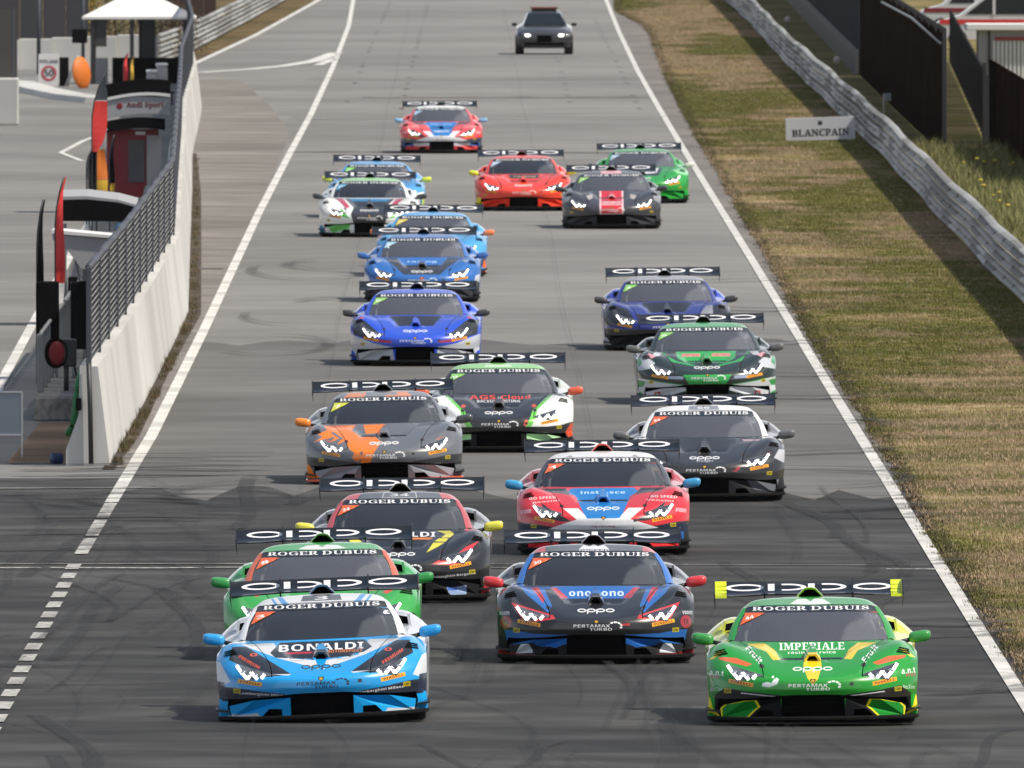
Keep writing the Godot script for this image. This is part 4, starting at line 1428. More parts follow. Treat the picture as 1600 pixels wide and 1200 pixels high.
func tyre_and_shadow_marks() -> void:
	# rubber laid down by spinning and braking tyres, and a few painted shadows
	var m := mat(lin(.02, .02, .02, 0.30), 0.7)
	m.transparency = BaseMaterial3D.TRANSPARENCY_ALPHA
	var m2 := mat(lin(.02, .02, .02, 0.15), 0.7)
	m2.transparency = BaseMaterial3D.TRANSPARENCY_ALPHA
	var dark := PackedVector3Array()
	var soft := PackedVector3Array()
	var y := 0.016
	for k in 130:
		var x := rng.randf_range(-5.5, 5.0)
		var d := rng.randf_range(205.0, 300.0)
		var l := rng.randf_range(5.0, 26.0)
		var bend := rng.randf_range(-0.9, 0.9)
		var pts := []
		for i in 9:
			var f := i / 8.0
			pts.append([x + bend * f * f + 0.1 * sin(f * 5.0), d + l * f])
		ribbon(soft if k % 3 else dark, pts, rng.randf_range(0.03, 0.2), y)
		y += 0.0002
	# loops thrown by spinning cars: long ellipses that read as hooks from low down
	for c in [[-2.9, 395, .9, 7.0], [-2.6, 457, 1.1, 9.0], [-1.6, 462, 1.5, 6.0], [-2.3, 417, 1.2, 8.0], [-1.8, 427, .9, 5.0], [-3.2, 309, 1.3, 5.0], [-5.6, 303, 1.2, 5.0], [-3.0, 262, .9, 3.0], [-1.9, 311, 1.6, 6.0], [-2.4, 265, 1.3, 4.5], [.6, 245, 1.8, 4.0], [4.4, 300, 1.4, 5.0], [4.3, 318, 1.3, 4.0], [4.6, 345, 1.2, 5.0], [4.7, 372, 1.1, 5.0], [4.8, 246, 1.1, 2.5], [4.4, 262, 1.5, 3.5]]:
		var a0 := rng.randf_range(0, TAU)
		var pts := []
		for i in 22:
			var a: float = a0 + i / 21.0 * rng.randf_range(4.0, 4.2)
			pts.append([c[0] + cos(a) * c[2], c[1] + sin(a) * c[3]])
		ribbon(dark if c[1] > 300 else soft, pts, rng.randf_range(0.12, 0.3), y)
		y += 0.0003
	for k in 26:
		var pts := []
		var d := rng.randf_range(240, 322)
		var x := rng.randf_range(-6.0, -1.0)
		var sk := rng.randf_range(-0.6, 2.5)
		for i in 7:
			pts.append([x + i * .45, d + sk * i * .25 + sin(i * .9) * .4])
		ribbon(soft, pts, rng.randf_range(0.12, 0.3), y)
		y += 0.0002
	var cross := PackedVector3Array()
	for d in [243.0, 259.0, 262.0, 283.0, 301.0, 305.0, 309.0, 322.0, 331.0, 346.0, 360.0, 374.0, 396.0, 421.0, 447.0]:  # thin post and wire shadows over the right line, painted as dark ribbons
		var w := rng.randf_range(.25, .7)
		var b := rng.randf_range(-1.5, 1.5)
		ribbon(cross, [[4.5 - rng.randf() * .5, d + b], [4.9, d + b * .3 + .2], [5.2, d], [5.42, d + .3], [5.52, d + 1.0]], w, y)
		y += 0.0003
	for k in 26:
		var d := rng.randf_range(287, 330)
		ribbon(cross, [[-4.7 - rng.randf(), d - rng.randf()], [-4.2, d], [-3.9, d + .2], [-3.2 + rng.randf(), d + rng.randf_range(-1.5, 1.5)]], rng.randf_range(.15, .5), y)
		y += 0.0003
	# tar seams between paving strips; one wide far band paints a cast shadow
	for x in [-1.9, 1.75]:
		var pts := []
		for i in 30:
			pts.append([x + sin(i * 1.3) * .03, 190.0 + i * 28.0])
		ribbon(soft, pts, .025, y)
		y += .0003
	for d in [233.0, 268.0, 335.0, 404.0, 512.0, 668.0, 760.0]:  # the first broad band is a shadow painted across the track
		ribbon(soft if d < 600 else dark, [[-4.4, d], [0.0, d + .4], [5.4, d + .2]], .3 if d < 600 else 2.0, y)
		y += .0003
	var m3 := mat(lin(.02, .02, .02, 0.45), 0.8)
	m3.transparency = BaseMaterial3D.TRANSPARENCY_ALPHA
	var oc := struct("crossing_shadow_and_tyre_marks", commit(cross), m3)
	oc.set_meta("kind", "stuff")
	oc.set_meta("label", "painted thin shadows and black tyre marks crossing the edge lines")
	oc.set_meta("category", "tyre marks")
	var o := struct("tyre_and_shadow_marks", commit(dark), m)
	o.set_meta("kind", "stuff")
	o.set_meta("label", "dark rubber tyre marks and a painted shadow band over the asphalt")
	o.set_meta("category", "tyre marks")
	o = struct("faint_tyre_marks", commit(soft), m2)
	o.set_meta("kind", "stuff")
	o.set_meta("label", "faint rubber streaks across the start area asphalt")
	o.set_meta("category", "tyre marks")

func tuft(n: int, h: float, spread: float, w: float, sd: int) -> ArrayMesh:
	var r := RandomNumberGenerator.new()
	r.seed = sd
	var t := PackedVector3Array()
	for k in n:
		var a := r.randf() * TAU
		var p := Vector3(cos(a), 0, sin(a)) * spread * r.randf()
		var s := Vector3(cos(a + 1.3), 0, sin(a + 1.3)) * w
		var hh := h * r.randf_range(.5, 1.1)
		var lean := Vector3(cos(a), 0, sin(a)) * hh * r.randf_range(.1, .7)
		var m := p + Vector3(0, hh * .6, 0) + lean * .4
		t.append_array([p - s, p + s, m + s * .6, p - s, m + s * .6, m - s * .6, m - s * .6, m + s * .6, p + Vector3(0, hh, 0) + lean])
	return commit(t, false)

func scatter(called: String, label: String, category: String, m: Mesh, spots: Array, cols: Array, rough := 0.9) -> void:
	var mm := MultiMesh.new()
	mm.transform_format = MultiMesh.TRANSFORM_3D
	mm.use_colors = true
	mm.mesh = m
	mm.instance_count = spots.size()
	for i in spots.size():
		var s: Array = spots[i]
		mm.set_instance_transform(i, Transform3D(Basis(Vector3.UP, s[1]).scaled(Vector3.ONE * s[2]), s[0]))
		mm.set_instance_color(i, cols[i])
	var o := MultiMeshInstance3D.new()
	o.name = called
	o.multimesh = mm
	var mt := mat(Color.WHITE, rough)
	mt.vertex_color_use_as_albedo = true
	o.material_override = mt
	add_child(o)
	o.set_meta("kind", "stuff")
	o.set_meta("label", label)
	o.set_meta("category", category)

func grass() -> void:
	var n1 := noise(FastNoiseLite.TYPE_SIMPLEX_SMOOTH, 0.05, 3, 5)
	var n2 := noise(FastNoiseLite.TYPE_SIMPLEX_SMOOTH, 0.35, 2, 6)
	var spots := []
	var cols := []
	for k in 190000:
		var f := rng.randf()
		var d := 236.0 + 820.0 * f * f
		var e := at_line(GRASS_EDGE, d)
		var r := at_line(RAIL, d) if d > 370 else 9.3
		var x := e + 0.01 + (r - e + 0.5) * rng.randf()
		if k % 9 == 0:
			x = e + 0.02 - 0.10 * absf(rng.randfn(0, .5)) * clampf(n2.get_noise_1d(d * 1.7) * 2.0 + .5, 0.0, 1.4)
		var edge := x - e
		var v := n1.get_noise_2d(x * 2.6, d * 0.16) + 0.5 * n2.get_noise_2d(x, d * 0.3)
		if v > 0.15 and rng.randf() < 0.55:
			continue
		var c := Color(.125, .128, .024).lerp(Color(.38, .275, .175), clampf(v * 3.0 + .52 + rng.randf_range(-.14, .14), 0, 1))
		if rng.randf() < 0.06:
			c = Color(.36, .29, .19)
		if edge < 0.18 and rng.randf() < .5:
			c = Color(.06, .05, .022)
		spots.append([Vector3(x, 0.004, -d), rng.randf() * TAU, rng.randf_range(.5, 1.2) * (1.0 + d / 900.0)])
		cols.append(c)
	scatter("grass", "short dry grass on the verge beside the track", "grass", tuft(6, 0.032, 0.07, 0.004, 4), spots, cols)
	# rank growth behind the guard rail
	spots = []
	cols = []
	for k in 9000:
		var d := rng.randf_range(420, 600)
		var x := at_line(RAIL, d) + 0.45 + rng.randf() * 3.0
		spots.append([Vector3(x, 0, -d), rng.randf() * TAU, rng.randf_range(.6, 1.3)])
		cols.append(Color(.075, .095, .025).lerp(Color(.27, .25, .10), rng.randf()))
	scatter("tall_grass", "rank tall grass growing behind the right guard rail", "grass", tuft(9, 0.42, 0.2, 0.008, 9), spots, cols)
	# growth at the foot of the pit wall
	spots = []
	cols = []
	for k in 900:
		var d := 325.0 + 280.0 * rng.randf() * rng.randf()
		if n2.get_noise_1d(d * .5) < -0.05:
			continue
		spots.append([Vector3(at_line(WALL, d) + 0.30 + rng.randf() * .1, 0.008, -d), rng.randf() * TAU, rng.randf_range(.4, 1.3)])
		cols.append(Color(.045, .055, .015).lerp(Color(.15, .10, .05), rng.randf()))
	scatter("weeds", "small weeds sprouting along the foot of the white pit wall", "weeds", tuft(7, 0.11, 0.06, 0.005, 14), spots, cols)
# ------------------------------------------------------------------ barriers, fences, pit stands
func sweep(profile: Array, a: Vector3, b: Vector3, closed := true) -> PackedVector3Array:
	# a profile of [sideways, up] carried from a to b, sideways to the right of the way
	var dir := (b - a)
	dir.y = 0
	var n := dir.normalized().cross(Vector3.UP)
	var ra := PackedVector3Array()
	var rb := PackedVector3Array()
	for p in profile:
		ra.append(a + n * p[0] + Vector3(0, p[1], 0))
		rb.append(b + n * p[0] + Vector3(0, p[1], 0))
	return loft(PackedVector3Array(), [ra, rb], closed, closed)

func guard_rail(label: String, line: Array, step: float, face: float, sd: int) -> void:
	var r := RandomNumberGenerator.new()
	r.seed = sd
	var d0: float = line[0][1]
	var d1: float = line[line.size() - 1][1]
	var o := thing("guard_rail", label, "guard rail", Vector3(line[0][0], 0, -d0))
	var off := o.position
	var beam := [[-.03, -.132], [.03, -.128], [.09, -.10], [.095, -.07], [.02, -.022], [.005, 0], [.02, .022], [.095, .07], [.09, .10], [.03, .128], [-.03, .132], [-.038, .128], [-.005, .0], [-.038, -.128]]
	var prof := []
	for p in beam:
		prof.append([p[0] * face, p[1]])
	var d := d0
	var jit := [0.0, 0.0, 0.0]
	while d < d1 - 1.0:
		var e := minf(d + step, d1)
		var njit := [.013 * sin(e * .11 + sd) + r.randf_range(-.006, .006), .013 * sin(e * .11 + sd + .5) + r.randf_range(-.006, .006), .013 * sin(e * .11 + sd + 1.0) + r.randf_range(-.006, .006)]
		for k in 3:
			var a := Vector3(at_line(line, d) + jit[k] * 1.2, .19 + k * .325 + jit[k], -d - .01) - off
			var b := Vector3(at_line(line, e) + njit[k] * 1.2, .19 + k * .325 + njit[k], -e + .01) - off
			part("rail_beam", commit(sweep(prof, a, b), false), M.rail[r.randi() % 3], o)
		var t := PackedVector3Array()
		box(t, Vector3(at_line(line, d) - face * .07, .45, -d - .2) - off, Vector3(.1, .9, .12))
		part("rail_post", commit(t, false), M.galv, o)
		jit = njit
		d = e

func feather_flag(label: String, at: Vector3, h: float, w: float, side: float, low: float, bands: Array, sd := 1) -> void:
	# a sail flag on a bending pole; bands are [from, to, material] in parts of its height
	var o := thing("feather_flag", label, "flag", at, 0.0, "sail flags along the pit wall")
	var pole := PackedVector3Array()
	for i in 13:
		var f := i / 12.0
		pole.append(Vector3(side * w * .75 * pow(maxf(0.0, f - .72) / .28, 2.0), h * f, 0))
	part("pole", commit(tube(PackedVector3Array(), pole, .014, 5)), M.dark_metal, o)
	for b in bands:
		var f0: float = b[0]
		var f1: float = b[1]
		var ra := []
		for i in 9:
			var f := lerpf(f0, f1, i / 8.0)
			var x0 := side * w * .75 * pow(maxf(0.0, f - .72) / .28, 2.0)
			var g := clampf((f - low) / (1.0 - low), 0.0, 1.0)
			var x1 := x0 + side * w * clampf(pow(sin(clampf(g * .96 + .04, 0.0, 1.0) * PI), .6), 0.05, 1.0) * (1.0 - .35 * g)
			if f > .9:
				x1 = lerpf(x1, x0 + side * .03, (f - .9) / .1)
			var z := sin(f * 9.0 + sd) * .05
			ra.append(PackedVector3Array([Vector3(x0, h * f, .006), Vector3(lerpf(x0, x1, .5), h * f, .006 + z), Vector3(x1, h * f, .006 + z * 1.6), Vector3(x1, h * f, -.006 + z * 1.6), Vector3(lerpf(x0, x1, .5), h * f, -.006 + z), Vector3(x0, h * f, -.006)]))
		part("flag_cloth", commit(loft(PackedVector3Array(), ra, true, true), false), b[2], o)

func slab(c: Vector3, s: Vector3, ch := 0.01) -> ArrayMesh:
	return commit(box(PackedVector3Array(), c, s, ch), false)

func build_pit_side() -> void:
	M.white_wall = ground_mat(lin(.50, .50, .48), lin(.56, .555, .54), lin(.60, .595, .58), 0.01, 111, 60.0, 0.85, 140.0, 0.92, 1.0)
	M.concrete = ground_mat(lin(.20, .19, .175), lin(.28, .265, .245), lin(.34, .325, .30), 0.03, 121, 4.0, 0.9, 9.0, 0.8, 1.0)
	M.galv = mat(lin(.22, .23, .235), .5, .4)
	M.dark_metal = mat(lin(.035, .037, .042), .5, .3)
	M.slate = mat(lin(.055, .062, .078), .6)
	M.net = mat(lin(.06, .065, .07, .55), .9)
	M.net.specular_mode = BaseMaterial3D.SPECULAR_DISABLED
	M.net.transparency = BaseMaterial3D.TRANSPARENCY_ALPHA
	M.wire = mat(lin(.26, .26, .26), .6)
	M.white = mat(lin(.70, .70, .69), .6)
	M.grey = mat(lin(.33, .335, .35), .6)
	M.black_cloth = mat(lin(.008, .008, .009), .95)
	M.black_cloth.specular_mode = BaseMaterial3D.SPECULAR_DISABLED
	M.red = mat(lin(.62, .035, .03), .6)
	M.dark_red = mat(lin(.22, .015, .02), .5)
	M.orange = mat(lin(.62, .16, .015), .6)
	M.yellow = mat(lin(.66, .40, .03), .6)
	M.rail = [mat(lin(.26, .26, .25), .5), mat(lin(.19, .185, .175), .6), mat(lin(.32, .32, .31), .45)]
	for m in M.rail:
		m.metallic_specular = 0.4
	# the pit wall: splayed concrete blocks end to end
	var wall := thing("pit_wall", "long white concrete pit wall between pit lane and track", "wall", Vector3(-4.7, 0, -325))
	var off := wall.position
	var prof := [[-.29, 0], [-.29, .20], [-.13, .64], [-.115, 1.26], [.115, 1.26], [.26, .06], [.26, 0]]
	var d := 325.0
	while d < 776.0:
		var e := minf(d + 16.0, 776.0)
		var a := Vector3(at_line(WALL, d), 0, -d - .015) - off
		var b := Vector3(at_line(WALL, e), 0, -e + .015) - off
		part("wall_block", commit(sweep(prof, a, b), false), M.white_wall, wall)
		d = e
	part("pipe", commit(tube(PackedVector3Array(), PackedVector3Array([Vector3(.03, .02, .05), Vector3(.02, .7, .05), Vector3(.0, 1.3, .05)]), .035)), M.dark_metal, wall)
	part("socket_box", slab(Vector3(-.13, .78, .03), Vector3(.07, .16, .06)), M.black_cloth, wall)
	# catch fence on top of it
	var fence := thing("pit_fence", "tall grey wire fence standing on the white pit wall", "fence", Vector3(-4.7, 1.26, -325))
	off = fence.position
	d = 325.0
	while d < 770.0:
		var e := minf(d + 8.0, 776.0)
		var a := Vector3(at_line(WALL, d), 1.26, -d - .1) - off
		var b := Vector3(at_line(WALL, e), 1.26, -e - .1) - off
		var t := PackedVector3Array()
		box(t, a + Vector3(0, .62, 0), Vector3(.07, 1.28, .07), .01)
		part("fence_post", commit(t, false), M.slate, fence)
		part("top_rail", commit(tube(PackedVector3Array(), PackedVector3Array([a + Vector3(0, 1.26, 0), b + Vector3(0, 1.26, 0)]), .05, 6)), M.slate, fence)
		part("netting", commit(sweep([[-.004, .03], [.004, .03], [.004, 1.22], [-.004, 1.22]], a, b), false), M.net, fence)
		if d < 560.0:
			t = PackedVector3Array()
			for k in 15:
				var h := .06 + k * .08
				tube(t, PackedVector3Array([a + Vector3(.016, h, 0), b + Vector3(.016, h, 0)]), .008, 3)
			var wm := part("wire_mesh", commit(t), M.wire, fence)
			wm.set_meta("kind", "stuff")
		d = e
	# concrete plinth along the pit side
	var pl := thing("concrete_plinth", "low grey concrete step running behind the pit wall", "step", Vector3(-5.48, 0, -348))
	d = 348.0
	while d < 520.0:
		var x := -5.48 - maxf(0.0, d - 415.0) * .0098
		part("plinth_block", slab(Vector3(x + 5.48, .16, -(d - 348.0) - 5.97), Vector3(.60, .32, 11.94), .02), M.concrete, pl)
		d += 12.0
	# railing posts on the plinth
	var rl := thing("railing", "grey metal railing on the concrete step", "railing", Vector3(-5.74, .32, -351))
	for k in 14:
		part("post", slab(Vector3(-.002 * k, .4, -k * 3.0), Vector3(.10, .80, .08)), M.galv, rl)
	part("rail", commit(tube(PackedVector3Array(), PackedVector3Array([Vector3(0, .80, 0), Vector3(-.03, .80, -39.2)]), .03)), M.galv, rl)
	# black cabinets
	for q in [[-5.78, .31, "black upright cabinet nearest the pit lane side of the step"], [-5.33, .24, "black upright cabinet close to the end of the pit fence"]]:
		var o := thing("equipment_cabinet", q[2], "cabinet", Vector3(q[0], .32, -360))
		part("housing", slab(Vector3(0, .875, 0), Vector3(q[1], .95, .4), .02), M.black_cloth, o)
		part("side_panel", slab(Vector3(-q[1] / 2 - .006, .875, 0), Vector3(.012, .93, .36), .002), M.dark_metal, o)
		for s in [-1.0, 1.0]:
			part("leg", slab(Vector3(s * q[1] * .4, .2, 0), Vector3(.04, .40, .04)), M.galv, o)
	# start signal lamp
	var sg := thing("signal_lamp", "round red signal lamp with black housing on a pole", "signal lamp", Vector3(-5.40, .32, -352))
	part("pole", commit(tube(PackedVector3Array(), PackedVector3Array([Vector3(0, 0, 0), Vector3(0, .40, 0)]), .04)), M.dark_metal, sg)
	part("housing", slab(Vector3(.04, .52, -.1), Vector3(.2, .38, .3), .02), M.dark_metal, sg)
	var lp := lathe_x([[.001, 0.03], [.10, .02], [.165, 0], [.165, -.08], [.001, -.08]], 24)
	var disc := part("red_lens", commit(lp), M.dark_red, sg, Vector3(-.13, .52, .08))
	disc.rotation.y = -PI / 2.0 + .35
	disc.scale = Vector3(1, 1.12, 0.8)
	var rm := lathe_x([[.165, .02], [.185, .03], [.19, -.08], [.165, -.09]], 24)
	var bz := part("bezel", commit(rm), M.black_cloth, sg, Vector3(-.13, .52, .08))
	bz.rotation.y = -PI / 2.0 + .35
	bz.scale = Vector3(1, 1.12, 0.8)
	part("cable", commit(tube(PackedVector3Array(), PackedVector3Array([Vector3(.1, .42, 0), Vector3(.16, .1, .05), Vector3(.2, -.05, .02), Vector3(.26, .2, 0)]), .015)), M.black_cloth, sg)
	# hose
	var hs := thing("green_hose", "green hose hanging down the back of the pit wall", "hose", Vector3(-4.83, 0, -326.5))
	part("hose_length", commit(tube(PackedVector3Array(), crline(PackedVector3Array([Vector3(.03, 1.2, -.3), Vector3(-.03, 1.0, 0), Vector3(-.06, .75, .1), Vector3(-.09, .5, .1), Vector3(-.16, .36, 0)]), 4), .045)), mat(lin(.015, .16, .045), .5), hs)
	# blue drum
	var dr := thing("blue_drum", "small dark blue drum lying by the foot of the pit wall", "drum", Vector3(-5.12, .075, -325.6))
	var drm := part("body", commit(lathe_x([[.001, -.07], [.068, -.07], [.074, -.05], [.074, .05], [.068, .07], [.001, .07]], 18)), mat(lin(.02, .04, .12), .5), dr)
	drm.rotation.y = .4
	# framed board at the left edge
	var bd := thing("framed_board", "pale blue board in a white frame at the left picture edge", "board", Vector3(-5.82, 0, -329))
	part("panel", slab(Vector3(0, .565, 0), Vector3(.40, .53, .015), .003), mat(lin(.32, .36, .40), .5), bd)
	for s in [-1.0, 1.0]:
		part("leg", slab(Vector3(s * .205, .42, 0), Vector3(.022, .84, .03), .004), M.white, bd)
	for h in [.29, .84]:
		part("frame_bar", slab(Vector3(0, h, .012), Vector3(.42, .024, .03), .004), M.white, bd)
	# nearest stand: white wedge canopy
	var s1 := thing("pit_stand", "pit stand with white canopy and grey wedge bracket", "pit stand", Vector3(-5.44, 0, -372), 0.0, "pit wall stands")
	part("canopy", commit(loft(PackedVector3Array(), [PackedVector3Array([Vector3(-.48, 2.14, .05), Vector3(.50, 2.06, .05), Vector3(.50, 2.10, .05), Vector3(-.46, 2.19, .05), Vector3(-.49, 2.17, .05)]), PackedVector3Array([Vector3(-.48, 2.15, -1.4), Vector3(.50, 2.07, -1.4), Vector3(.50, 2.11, -1.4), Vector3(-.46, 2.20, -1.4), Vector3(-.49, 2.18, -1.4)])], true, true), false), M.white, s1)
	part("bracket", commit(loft(PackedVector3Array(), [PackedVector3Array([Vector3(-.47, 2.13, 0), Vector3(-.46, 2.04, 0), Vector3(-.3, 1.96, 0), Vector3(-.04, 1.62, 0), Vector3(.07, 1.62, 0), Vector3(.49, 2.05, 0)]), PackedVector3Array([Vector3(-.47, 2.13, -1.2), Vector3(-.46, 2.04, -1.2), Vector3(-.3, 1.96, -1.2), Vector3(-.04, 1.62, -1.2), Vector3(.07, 1.62, -1.2), Vector3(.49, 2.05, -1.2)])], true, true), false), M.grey, s1)
	part("post", slab(Vector3(.015, .97, -.4), Vector3(.10, 1.30, .10)), M.galv, s1)
	part("strut", commit(tube(PackedVector3Array(), PackedVector3Array([Vector3(-.25, .32, -.3), Vector3(-.02, 1.2, -.3), Vector3(-.2, 2.0, -.3)]), .02)), M.galv, s1)
	# second stand: black valance
	var s2 := thing("pit_stand", "pit stand with a deep black valance under a grey roof", "pit stand", Vector3(-5.76, 0, -410), 0.0, "pit wall stands")
	part("roof", commit(loft(PackedVector3Array(), [PackedVector3Array([Vector3(-.62, 2.02, .02), Vector3(-.2, 2.03, .02), Vector3(.3, 1.98, .02), Vector3(.60, 1.90, .02), Vector3(.60, 1.94, .02), Vector3(.3, 2.02, .02), Vector3(-.2, 2.08, .02), Vector3(-.62, 2.07, .02)]), PackedVector3Array([Vector3(-.62, 2.1, -2), Vector3(-.2, 2.11, -2), Vector3(.3, 2.06, -2), Vector3(.60, 1.98, -2), Vector3(.60, 2.02, -2), Vector3(.3, 2.1, -2), Vector3(-.2, 2.16, -2), Vector3(-.62, 2.15, -2)])], true, true), false), M.grey, s2)
	part("valance", commit(loft(PackedVector3Array(), [PackedVector3Array([Vector3(-.60, 1.68, .03), Vector3(.50, 1.67, .03), Vector3(.58, 1.90, .03), Vector3(.3, 1.98, .03), Vector3(-.2, 2.03, .03), Vector3(-.60, 2.02, .03)]), PackedVector3Array([Vector3(-.60, 1.68, -.03), Vector3(.50, 1.67, -.03), Vector3(.58, 1.90, -.03), Vector3(.3, 1.98, -.03), Vector3(-.2, 2.03, -.03), Vector3(-.60, 2.02, -.03)])], true, true), false), M.black_cloth, s2)
	for s in [-1.0, 1.0]:
		part("post", slab(Vector3(s * .55, .98, -.1), Vector3(.05, 1.32, .05)), M.galv, s2)
	part("counter", slab(Vector3(.05, 1.46, -.3), Vector3(.95, .10, .4)), M.white, s2)
	part("blue_badge", commit(lathe_x([[.001, .01], [.07, .008], [.09, 0], [.001, 0]], 16)), mat(lin(.05, .15, .3), .5), s2, Vector3(.34, 1.56, .03)).rotation.y = -PI / 2.0
	part("bench", slab(Vector3(0, .55, -.3), Vector3(1.0, .45, .6)), M.black_cloth, s2)
	# third stand: red booth with lettered fascia
	var s3 := thing("pit_stand", "red glazed pit booth with grey lettered fascia and black awnings", "pit stand", Vector3(-6.53, 0, -520), 0.0, "pit wall stands")
	var arc := func(x0: float, x1: float, y0: float, rise: float, th: float, z0: float, z1: float) -> ArrayMesh:
		var t := PackedVector3Array()
		var ra := PackedVector3Array()
		var rb := PackedVector3Array()
		for i in 13:
			var f := i / 12.0
			var x := lerpf(x0, x1, f)
			ra.append(Vector3(x, y0 + rise * sin(f * PI * .75), z0))
			rb.append(Vector3(x, y0 + rise * sin(f * PI * .75), z1))
		for i in range(12, -1, -1):
			ra.append(ra[i] + Vector3(0, th, 0))
			rb.append(rb[i] + Vector3(0, th, 0))
		return commit(loft(t, [ra, rb], true, true), false)
	part("upper_awning", arc.call(-.66, .66, 2.33, .12, .26, .10, -1.2), M.black_cloth, s3)
	part("roof_edge", arc.call(-.68, .66, 2.27, .12, .06, .16, -.1), M.white, s3)
	var fa: MeshInstance3D = part("fascia", arc.call(-.64, .66, 1.90, .12, .37, .13, .0), M.grey, s3)
	var im2 := TextMesh.new()
	var f2 := SystemFont.new()
	f2.font_names = PackedStringArray(["Droid Serif"])
	f2.font_weight = 700
	im2.font = f2
	im2.text = "Audi Sport"
	im2.font_size = 64
	im2.pixel_size = .0022
	im2.depth = .004
	part("lettering", im2, mat(lin(.14, .02, .02), .6), fa, Vector3(.16, 2.2, .134))
	part("emblem", commit(blob(Vector3(-.36, 2.17, .132), Vector3(.12, .12, .01), .8)), M.dark_red, fa)
	part("lower_awning", arc.call(-.84, .56, 1.60, .12, .22, .22, -.3), M.black_cloth, s3)
	part("booth_frame", slab(Vector3(-.1, .85, -.4), Vector3(1.05, 1.7, .6)), M.dark_red, s3)
	part("window_pane", slab(Vector3(-.02, 1.05, -.09), Vector3(.34, .85, .02), .003), mat(lin(.09, .09, .10), .15), s3)
	part("side_panel", slab(Vector3(.34, .95, -.09), Vector3(.30, 1.25, .03), .003), M.grey, s3)
	part("name_plate", slab(Vector3(.06, 1.62, -.085), Vector3(.2, .07, .02), .002), M.white, s3)
	part("seat_back", commit(blob(Vector3(.38, .30, .2), Vector3(.5, .55, .12), .4)), M.grey, s3)
	# sail flags
	feather_flag("narrow red sail flag with white foot beside the nearest pit stand", Vector3(-5.85, .32, -371), 2.65, .17, 1.0, .2, [[.2, .42, M.white], [.42, 1.0, M.red]], 2)
	feather_flag("thin black sail flag at the outer edge of the pit step", Vector3(-6.10, 0, -370), 2.66, .12, 1.0, .3, [[.3, 1.0, M.black_cloth]], 3)
	feather_flag("broad red sail flag with a dark head by the booth", Vector3(-6.88, 0, -480), 3.28, .34, 1.0, .55, [[.55, .84, M.red], [.845, 1.0, M.slate]], 4)
	feather_flag("orange and yellow sail flag below the broad red one", Vector3(-7.05, 0, -498), 2.0, .26, 1.0, .1, [[.1, .3, M.red], [.305, .5, M.yellow], [.505, .8, M.orange], [.805, 1.0, M.white]], 5)
	feather_flag("short black sail flag left of the orange one", Vector3(-7.25, 0, -502), 1.75, .2, 1.0, .3, [[.3, 1.0, M.black_cloth]], 6)
	feather_flag("grey sail flag beside the short black one", Vector3(-7.36, 0, -506), 1.62, .28, 1.0, .1, [[.1, 1.0, mat(lin(.16, .14, .14), .8)]], 7)
	feather_flag("yellow and black sail flag in front of the red booth", Vector3(-6.78, 0, -497), 1.9, .12, 1.0, .15, [[.15, .5, M.yellow], [.505, 1.0, M.black_cloth]], 8)
	feather_flag("small red sail flag inside the white marquee", Vector3(-9.06, .3, -691), 1.18, .16, 1.0, .2, [[.2, 1.0, M.red]], 9)
	feather_flag("small amber sail flag inside the white marquee", Vector3(-8.86, .3, -690), 1.14, .12, 1.0, .2, [[.2, 1.0, M.yellow]], 10)
	# marquee
	var mq := thing("marquee", "white pyramid roofed marquee over the far pit stands", "marquee", Vector3(-9.36, 0, -750))
	var top := PackedVector3Array([Vector3(-1.66, 1.90, 1.6), Vector3(1.66, 1.90, 1.6), Vector3(1.66, 1.90, -1.6), Vector3(-1.66, 1.90, -1.6)])
	var up := PackedVector3Array([Vector3(-1.66, 1.97, 1.6), Vector3(1.66, 1.97, 1.6), Vector3(1.66, 1.97, -1.6), Vector3(-1.66, 1.97, -1.6)])
	var shoulder := PackedVector3Array([Vector3(-.9, 2.36, .9), Vector3(.9, 2.36, .9), Vector3(.9, 2.36, -.9), Vector3(-.9, 2.36, -.9)])
	var apex := PackedVector3Array([Vector3(-.1, 2.75, .1), Vector3(.1, 2.75, .1), Vector3(.1, 2.75, -.1), Vector3(-.1, 2.75, -.1)])
	part("roof", commit(loft(PackedVector3Array(), [top, up, shoulder, apex], true, true), false), M.white, mq)
	for q in [[-1.35, 1.5], [-.2, 1.5], [.02, -1.5], [1.35, 1.5], [-1.35, -1.5]]:
		part("post", slab(Vector3(q[0], .95, q[1]), Vector3(.12, 1.9, .08)), M.dark_metal, mq)
	part("side_screen", slab(Vector3(-1.12, 1.5, 1.45), Vector3(.36, .8, .03)), mat(lin(.05, .05, .05), .8), mq)
	part("side_screen", slab(Vector3(.25, 1.2, -1.3), Vector3(.4, 1.4, .03)), M.slate, mq)
	part("counter", slab(Vector3(.3, .38, -.6), Vector3(2.2, .75, .5)), M.black_cloth, mq)
	part("counter_end", slab(Vector3(-1.1, .38, .2), Vector3(.36, .75, .5)), M.grey, mq)
	# white drums
	for q in [[-8.36, .0, "lower white drum under the marquee edge"], [-8.10, .18, "upper white drum beside the fence band"]]:
		var o := thing("white_drum", q[2], "drum", Vector3(q[0], q[1] + .38, -698))
		part("body", commit(blob(Vector3(0, .28, 0), Vector3(.32, .56, .32), .5)), M.grey, o)
		part("lid", commit(blob(Vector3(0, .55, 0), Vector3(.34, .1, .34), .5)), M.white, o)
	# trestle that carries them
	var tr := thing("equipment_table", "dark table behind the pit wall carrying white drums", "table", Vector3(-8.3, 0, -698))
	part("top", slab(Vector3(0, .35, 0), Vector3(1.1, .05, .5)), M.black_cloth, tr)
	for s in [-1.0, 1.0]:
		part("leg", slab(Vector3(s * .48, .16, 0), Vector3(.05, .33, .3)), M.dark_metal, tr)
